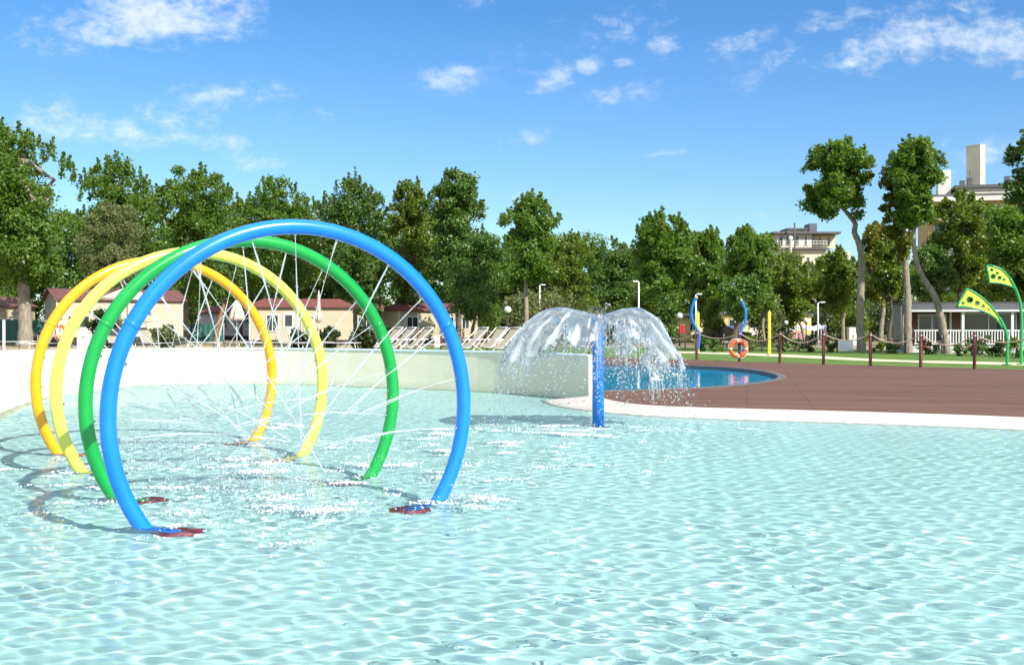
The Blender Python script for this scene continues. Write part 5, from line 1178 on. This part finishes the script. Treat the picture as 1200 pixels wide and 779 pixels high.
for px, d, y, lb_ in ((456, 57.6, 24, 'tilted deck chair at the left end, touching the green hoop'), (471, 56.8, 22, 'tilted deck chair just right of the green hoop'), (491, 56.8, 20, 'tilted deck chair beside the flat lounger inside the blue hoop'), (556, 56, 22, 'tilted deck chair just right of the blue hoop'), (579, 57.4, 28, 'tallest tilted deck chair, between two others right of the blue hoop'), (594, 55.4, 24, 'tilted deck chair next to the left rim of the fountain'), (609, 56.6, 24, 'tilted deck chair half behind the left dome of the fountain')):
    deckchair(lb_, px, d, y + 26)
lounger('flat empty lounger between tilted deck chairs inside the blue hoop', 508, 57, 3, 0)
lounger('raised lounger with its back up at the foot of the thick left trunk', 47, 60, 62, 62, True)
lounger('flat lounger with a raised cream shade left of the thick trunk', 20, 66, 4, 0, True)
lounger('raised lounger between the lemon and the green hoop', 137, 62, 125, 52)
lounger('raised lounger with a sun shade inside the blue hoop, under the open parasol', 178, 61, 150, 56, True)
lounger('flat lounger left of the closed beige parasol', 240, 63, 176, 0)
lounger('flat lounger under the closed beige parasol inside the amber hoop', 273, 63.5, 4, 0)
lounger('flat lounger touching the right rim of the amber hoop', 300, 63, 178, 0)
lounger('raised lounger facing right between the amber and lemon hoops', 337, 61, 128, 58)
lounger('flat lounger touching the right rim of the lemon hoop', 362, 63, 2, 0)
lounger('flat lounger between the lemon and green hoops', 397, 62, 178, 0)

# ------------------------------------------------------------------ parasols
def parasol_open(label, px, d, r, ytop, yrim):
    root = thing('parasol', label, 'parasol', (gx(px, d), d, .1), 0, 'beige parasols by the loungers')
    zt, zr_ = gz(ytop, d) - .1, gz(yrim, d) - .1
    MB().tube([(0, 0, 0), (0, 0, zt + .06)], .032, 10).build('pole', MAT['white'], root)
    n_ = 8; vs = [(0, 0, zt)]; fs = []
    for ring_ in range(1, 5):
        t = ring_ / 4
        for k in range(n_ * 4):
            a = 2 * PI * k / (n_ * 4); sg = .06 * t * abs(math.sin(n_ * a / 2)); vs.append(((r - sg) * t * math.cos(a), (r - sg) * t * math.sin(a), zt - (zt - zr_) * t ** 1.15 - .5 * sg))
    m_ = n_ * 4
    fs += [(0, 1 + k, 1 + (k + 1) % m_) for k in range(m_)]
    for g in range(3): fs += [(1 + g * m_ + k, 1 + (g + 1) * m_ + k, 1 + (g + 1) * m_ + (k + 1) % m_, 1 + g * m_ + (k + 1) % m_) for k in range(m_)]
    nv = len(vs); vs += [(x, y, z - .012) for x, y, z in vs]; fs += [tuple(i + nv for i in f_[::-1]) for f_ in fs]
    MB().add(vs, fs, True).build('canopy', MAT['taupe'], root, fix=False)
    val = MB(); val.add([(vs[1 + 3 * m_ + k % m_][0], vs[1 + 3 * m_ + k % m_][1], vs[1 + 3 * m_ + k % m_][2] - q) for q in (.0, .13) for k in range(m_)], [(k, (k + 1) % m_, m_ + (k + 1) % m_, m_ + k) for k in range(m_)]); val.build('valance', MAT['taupe'], root, fix=False)
    for k in range(n_):
        a = 2 * PI * k / n_; MB().tube([(0, 0, zt - .35), (r * .55 * math.cos(a), r * .55 * math.sin(a), zt - (zt - zr_) * .5 - .05)], .010, 5).build('rib', MAT['white'], root)
    MB().lathe([(.3, 0), (.3, .06), (.05, .09), (.05, .3), (.001, .3)], 16).build('base', MAT['concrete'], root)
def parasol_closed(label, px, d, ytop, ybot, rmax, tie):
    root = thing('parasol', label, 'parasol', (gx(px, d), d, .1), 0, 'beige parasols by the loungers')
    zt, zb = gz(ytop, d) - .1, gz(ybot, d) - .1
    MB().tube([(0, 0, 0), (0, 0, zt + .1)], .032, 10).build('pole', MAT['white'], root)
    L_ = zt - zb; seg = 32; vs = []; R_ = []
    prof = [(0, .03), (.08, .06), (.3, .5), (.6, .8), (.85, .95), (1.0, 1.0), (1.02, .75)] if not tie else [(0, .15), (.08, .3), (.35, .42), (.6, .5), (.66, .34), (.74, .85), (.88, 1.0), (1.0, .7), (1.02, .4)]
    for t, q in prof:
        for k in range(seg):
            a = 2 * PI * k / seg; rr = rmax * q * (1 + .22 * math.sin(8 * a + t * 2)); vs.append((rr * math.cos(a), rr * math.sin(a), zt - L_ * t))
    fs = [(i * seg + k, (i + 1) * seg + k, (i + 1) * seg + (k + 1) % seg, i * seg + (k + 1) % seg) for i in range(len(prof) - 1) for k in range(seg)]
    MB().add(vs, fs, True).build('canopy', MAT['taupe'], root, fix=False)
    MB().lathe([(.3, 0), (.3, .06), (.05, .09), (.05, .3), (.001, .3)], 16).build('base', MAT['concrete'], root)
parasol_open('open beige parasol behind the green and blue hoops', 149, 62, 1.5, 336.5, 348.5)
parasol_closed('wide folded beige parasol inside the amber hoop', 277.5, 62, 350, 375, .40, False)
parasol_closed('slim folded beige parasol tied tight, seen inside the lemon hoop', 373.5, 62, 343, 377, .19, True)

# ------------------------------------------------------------------ lamps
def globe(label, px, py, d, r=.24):
    root = thing('globe_lamp', label, 'lamp', (gx(px, d), d, .1), 0, 'white globe lamps on short posts')
    z = gz(py, d) - .1
    MB().tube([(0, 0, -.1), (0, 0, z - r)], [.06, .04], 10).build('pole', MAT['darkpost'], root)
    MB().lathe([(.09, z - r - .04), (.11, z - r), (.09, z - r + .04)], 12).build('collar', MAT['darkpost'], root)
    MB().sphere((0, 0, z), r, 18, 12).build('globe', MAT['globe'], root)
globe('white globe lamp left of the fountain', 595, 363, 72); globe('white globe lamp right of the fountain before the yellow hut', 796.5, 370, 74, .2)
globe('white globe lamp right of the pale canopy', 944.7, 375.6, 78, .2); globe('small white globe lamp left of the pale canopy', 921, 378, 82, .17)
def street(label, px, top, d, side, arm=.5):
    root = thing('street_lamp', label, 'street lamp', (gx(px, d), d, .1), 0, 'tall slim street lamps')
    z = gz(top, d) - .1
    MB().tube([(0, 0, -.1), (0, 0, z * .5), (0, 0, z)], [.075, .062, .05], 10).build('pole', MAT['silver'], root)
    MB().tube([(0, 0, z - .04), (side * arm * .5, 0, z + .03), (side * arm, 0, z + .05)], .04, 8).build('arm', MAT['silver'], root, fix=False)
    MB().box(min(side * arm, side * (arm + .3)), max(side * arm, side * (arm + .3)), -.11, .11, z + .01, z + .10).build('lamp_head', MAT['silver'], root)
street('slim street lamp left of the fountain with its head to the right', 632.5, 334.5, 84, 1, .12); street('slim street lamp above the right dome of the fountain', 748.5, 330.5, 76, -1, .1)
street('slim street lamp behind the left blue wavy pole', 815.5, 345.5, 72, 1, .08); street('slim street lamp beside the walking person with its arm to the right', 958.5, 355, 80, 1, .2)

# ------------------------------------------------------------------ far odds and ends
def screen(label, pa, pb, d, ya):
    xa, xb = gx(pa, d), gx(pb, d); root = thing('garden_screen', label, 'screen', (xa, d, .1), 0, 'green mesh screens between the homes'); h = gz(ya, d) - .1
    sc_ = MB(); n_ = 24; vs = [(( xb - xa) * i / n_, .03 * math.sin(i * 1.7), z) for z in (.05, h) for i in range(n_ + 1)]
    vs += [(x, y + .012, z) for x, y, z in vs]; m_ = 2 * (n_ + 1)
    sc_.add(vs, [(i, i + 1, n_ + 2 + i, n_ + 1 + i) for i in range(n_)] + [(m_ + n_ + 1 + i, m_ + n_ + 2 + i, m_ + i + 1, m_ + i) for i in range(n_)]); sc_.build('mesh_sheet', MAT['greenfence'], root, fix=False)
    for i in range(4): x = (xb - xa) * i / 3; MB().tube([(x, .06, 0), (x, .06, h + .05)], .03, 7).build('stake', MAT['silver'], root)
screen('green mesh screen right of the left cream home, inside the blue hoop', 223, 262, 90, 379.5)
screen('dark green mesh screen behind the thick left trunk', -8, 52, 80, 375)
def cabinet(label, pa, pb, d, yt, group='pale utility cabinets'):
    xa, xb = gx(pa, d), gx(pb, d); h = gz(yt, d) - .1; root = thing('utility_cabinet', label, 'cabinet', (xa, d, .1), 0, group); w_ = xb - xa
    MB().box(0, w_, 0, .5, .02, h).build('body', MAT['white'], root)
    MB().box(-.03, w_ + .03, -.04, .53, h + .003, h + .06).build('lid', MAT['silver'], root)
    for k in range(2):
        dm_ = MB().box(w_ * (.03 + .49 * k), w_ * (.48 + .49 * k), -.02, -.003, .08, h - .06).build('door', MAT['slab'], root)
        MB().box(w_ * (.42 + .12 * k), w_ * (.44 + .12 * k), -.05, -.023, h * .5, h * .62).build('handle', MAT['darkpost'], dm_)
cabinet('pale double cabinet beside the left lifebuoy', 90, 106, 70, 384.5)
cabinet('white cabinet right of the walking person, behind the lawn', 995, 1004.5, 78, 384.5)
cabinet('small white cabinet under the red roofed cream home', 509, 516, 72, 395)
def flowerpot(label, px, d, s_):
    root = thing('flower_pot', label, 'flower pot', (gx(px, d), d, .1), 0)
    MB().lathe([(.001, 0), (.2 * s_, 0), (.3 * s_, .5 * s_), (.33 * s_, .5 * s_), (.33 * s_, .58 * s_), (.27 * s_, .58 * s_), (.26 * s_, .5 * s_), (.001, .5 * s_)], 18).build('pot', MAT['terracotta'], root)
    rg = np.random.default_rng(77); co, q_ = leaves(rg, rg.normal(0, .18 * s_, (6, 3)) + np.array([0, 0, .85 * s_]), np.full(6, .22 * s_), 60, .12); npmesh('foliage', co, q_, MAT['leaf_olive'], root, False)
flowerpot('terracotta pot with a grey green plant left of the sunlit wall', 143, 66, 1.3)
# blue and white bollard at the far left
bo_ = thing('bollard', 'pale metal bollard at the far left end of the pool wall', 'bollard', (gx(4.5, 45), 45, .1))
MB().lathe([(.055, 0), (.055, gz(376, 45) - .1), (.04, gz(375, 45) - .1), (.001, gz(374.6, 45) - .1)], 14).build('shaft', MAT['silver'], bo_)
MB().lathe([(.001, 0), (.11, 0), (.11, .02), (.06, .03)], 14, (0, 0, .003)).build('base', MAT['darkpost'], bo_)
# pale canopy and the things under it
cn = thing('garden_canopy', 'pale sagging garden canopy on poles right of the lone yellow pole', 'canopy', (gx(940, 92), 92, .1))
wC = 46 / F * 92; zC = gz(383.5, 92) - .1
vs = []; nx_, ny_ = 14, 5
for j in range(ny_):
    for i in range(nx_): vs.append((-wC / 2 + wC * i / (nx_ - 1), 2.2 * j / (ny_ - 1), zC + .12 * math.sin(i * 1.1) + .14 * math.sin(j * 1.5) + (.1 if i % 5 == 0 else 0)))
fs = [(j * nx_ + i, j * nx_ + i + 1, (j + 1) * nx_ + i + 1, (j + 1) * nx_ + i) for j in range(ny_ - 1) for i in range(nx_ - 1)]
MB().add(vs + [(x, y, z - .015) for x, y, z in vs], fs + [tuple(i + nx_ * ny_ for i in f_[::-1]) for f_ in fs], True).build('canvas', MAT['canvas'], cn, fix=False)
MB().add([(vs[i][0], -.01, vs[i][2] - q) for q in (0, .22) for i in range(nx_)], [(i, i + 1, nx_ + i + 1, nx_ + i) for i in range(nx_ - 1)], True).build('valance', MAT['canvas'], cn, fix=False)
for x, y in ((-wC / 2 + .05, .05), (wC / 2 - .05, .05), (-wC / 2 + .05, 2.15), (wC / 2 - .05, 2.15), (0, .05)): MB().tube([(x, y, 0), (x, y, zC - .05)], .03, 7).build('pole', MAT['silver'], cn)
cl = thing('hanging_cloth', 'pink patterned cloth hanging under the pale canopy', 'cloth', (gx(934, 91.5), 91.5, gz(397, 91.5)))
n_ = 14; wq, hq = 13 / F * 91.5, 9 / F * 91.5; vs = [(-wq / 2 + wq * i / n_, .03 * math.sin(i * 1.9), z) for z in (0, hq) for i in range(n_ + 1)]; vs += [(x, y + .012, z) for x, y, z in vs]; m_ = 2 * (n_ + 1)
MB().add(vs, [(i, i + 1, n_ + 2 + i, n_ + 1 + i) for i in range(n_)] + [(m_ + n_ + 1 + i, m_ + n_ + 2 + i, m_ + i + 1, m_ + i) for i in range(n_)], True).build('fabric', MAT['pinkbox'], cl, fix=False)
MB().tube([(-wq / 2 - .05, 0, hq + .01), (wq / 2 + .05, 0, hq + .01)], .015, 6).build('line', MAT['rope'], cl, fix=False)
rc = thing('hanging_towel', 'red towel hanging by the narrow yellow hut', 'towel', (gx(798.5, 88), 88, gz(391, 88)))
vs = [(-.26 + .52 * i / 8, .03 * math.sin(i * 1.9), z) for z in (0, .72) for i in range(9)]; vs += [(x, y + .012, z) for x, y, z in vs]
MB().add(vs, [(i, i + 1, 10 + i, 9 + i) for i in range(8)] + [(18 + 9 + i, 18 + 10 + i, 18 + i + 1, 18 + i) for i in range(8)], True).build('fabric', MAT['red'], rc, fix=False)
MB().tube([(-.3, 0, .73), (.3, 0, .73)], .015, 6).build('line', MAT['rope'], rc, fix=False)

# dark parked car behind the lifebuoy trunk
cr_ = thing('parked_car', 'dark parked car partly hidden by the leaning trunk behind the lifebuoy', 'car', (gx(846, 84), 84, .1), math.radians(-28))
prof = [(-2.0, .35), (-2.05, .62), (-1.95, .82), (-1.3, .90), (-.75, 1.36), (.55, 1.42), (1.35, 1.0), (1.95, .92), (2.05, .62), (2.0, .35)]
MB().prism([(x, z) for x, z in prof][::-1], -.82, .82).build('body', MAT['carpaint'], cr_)
for sy in (-1, 1):
    ys_ = (sy * .823, sy * .835)
    MB().prism([(-1.15, .93), (-.72, 1.29), (-.12, 1.33), (-.12, .93)], min(ys_), max(ys_)).build('side_window', MAT['pane'], cr_)
    MB().prism([(-.04, .93), (-.04, 1.33), (.50, 1.35), (1.12, 1.0), (1.1, .93)], min(ys_), max(ys_)).build('side_window', MAT['pane'], cr_)
    for xw in (-1.3, 1.3):
        m4 = Matrix.Translation((xw, sy * .74, .32)) @ Matrix.Rotation(PI / 2, 4, 'X'); wv = MB().lathe([(.2, -.1), (.31, -.1), (.33, -.05), (.33, .05), (.31, .1), (.2, .1)], 20); wv.v = [tuple(m4 @ Vector(v_)) for v_ in wv.v]; wh = wv.build('wheel', MAT['tyre'], cr_)
        rv = MB().lathe([(.001, -.07), (.2, -.09), (.2, .09), (.001, .07)], 16); rv.v = [tuple(m4 @ Vector(v_)) for v_ in rv.v]; rv.build('rim', MAT['silver'], wh)
    MB().box(1.93, 2.06, sy * .6 - .14, sy * .6 + .14, .66, .80).build('headlight', MAT['globe'], cr_)
MB().add([(.62, -.68, 1.40), (.62, .68, 1.40), (1.33, .74, 1.03), (1.33, -.74, 1.03)], [(0, 1, 2, 3)]).add([(.64, -.68, 1.412), (.64, .68, 1.412), (1.35, .74, 1.04), (1.35, -.74, 1.04)], [(3, 2, 1, 0)]).build('windscreen', MAT['pane'], cr_)

# the walking person
def skin_body(name, verts, edges, rad, mat, parent, root=0, lv=1):
    me = bpy.data.meshes.new(name); me.from_pydata(verts, edges, []); o = bpy.data.objects.new(name, me); COL.objects.link(o); o.parent = parent
    sk = o.modifiers.new('skin', 'SKIN'); sk.use_smooth_shade = True
    for v_, r in zip(me.skin_vertices[0].data, rad): v_.radius = (r, r) if isinstance(r, (int, float)) else r
    me.skin_vertices[0].data[root].use_root = True
    sb_ = o.modifiers.new('sub', 'SUBSURF'); sb_.levels = lv; sb_.render_levels = lv
    me.materials.append(mat); return o
dP = 84
pe = thing('person', 'person in a pale blue shirt and beige shorts walking behind the lawn', 'person', (gx(966, dP), dP, .1), math.radians(35))
V_ = [(0, 0, .92), (0, 0, 1.10), (0, -.01, 1.30), (0, 0, 1.43), (0, -.01, 1.50), (0, -.03, 1.58), (0, -.03, 1.70),
      (.10, 0, .86), (.11, -.10, .48), (.11, -.02, .09), (.12, -.16, .03), (-.10, 0, .86), (-.11, .10, .48), (-.11, .22, .12), (-.11, .10, .03),
      (.19, 0, 1.40), (.24, .06, 1.14), (.24, -.08, .93), (.24, -.13, .84), (-.19, 0, 1.40), (-.25, -.06, 1.14), (-.23, -.22, .97), (-.23, -.29, .91)]
E_ = [(0, 1), (1, 2), (2, 3), (3, 4), (4, 5), (5, 6), (0, 7), (7, 8), (8, 9), (9, 10), (0, 11), (11, 12), (12, 13), (13, 14), (3, 15), (15, 16), (16, 17), (17, 18), (3, 19), (19, 20), (20, 21), (21, 22)]
R_ = [(.15, .11), (.14, .10), (.17, .11), (.10, .08), .055, (.075, .095), (.065, .085), .085, .058, .038, .04, .085, .058, .038, .04, .06, .042, .03, .03, .06, .042, .03, .03]
for hb0, wv_, sx in ((18, V_[18], 1), (22, V_[22], -1)):      # five fingers on each hand
    for k, (ox_, oy_, ln_) in enumerate(((-.03, -.02, .05), (-.018, -.012, .075), (0, -.008, .08), (.016, -.01, .075), (.03, -.012, .06))):
        a_ = len(V_); V_.append((wv_[0] + ox_ * .8, wv_[1] + oy_, wv_[2] - ln_ * .55)); V_.append((wv_[0] + ox_, wv_[1] + oy_ - .02, wv_[2] - ln_)); E_ += [(hb0, a_), (a_, a_ + 1)]; R_ += [.010, .008]
bd = skin_body('body', V_, E_, R_, MAT['skin'], pe)
sI = [0, 1, 2, 3, 15, 16, 19, 20]; mI = {v_: i for i, v_ in enumerate(sI)}
skin_body('shirt', [V_[i] for i in sI], [(mI[a], mI[b]) for a, b in E_ if a in mI and b in mI], [(.165, .125), (.165, .12), (.19, .13), (.11, .095), .075, .058, .075, .058], MAT['shirt'], pe)
sI = [0, 7, 8, 11, 12]; mI = {v_: i for i, v_ in enumerate(sI)}
vsh = [V_[i] for i in sI]; vsh[2] = (.11, -.07, .56); vsh[4] = (-.11, .07, .56)
skin_body('shorts', vsh, [(mI[a], mI[b]) for a, b in E_ if a in mI and b in mI], [(.165, .12), .10, .085, .10, .085], MAT['shorts'], pe)
MB().sphere((0, -.012, 1.68), .098, 14, 10, 1.0).build('hair', MAT['hair'], pe)
for k in (1, -1):
    fo_v = V_[10] if k == 1 else V_[14]
    MB().box(fo_v[0] - .05, fo_v[0] + .05, fo_v[1] - .06, fo_v[1] + .17, .0, .05).build('shoe', MAT['darkpost'], pe)
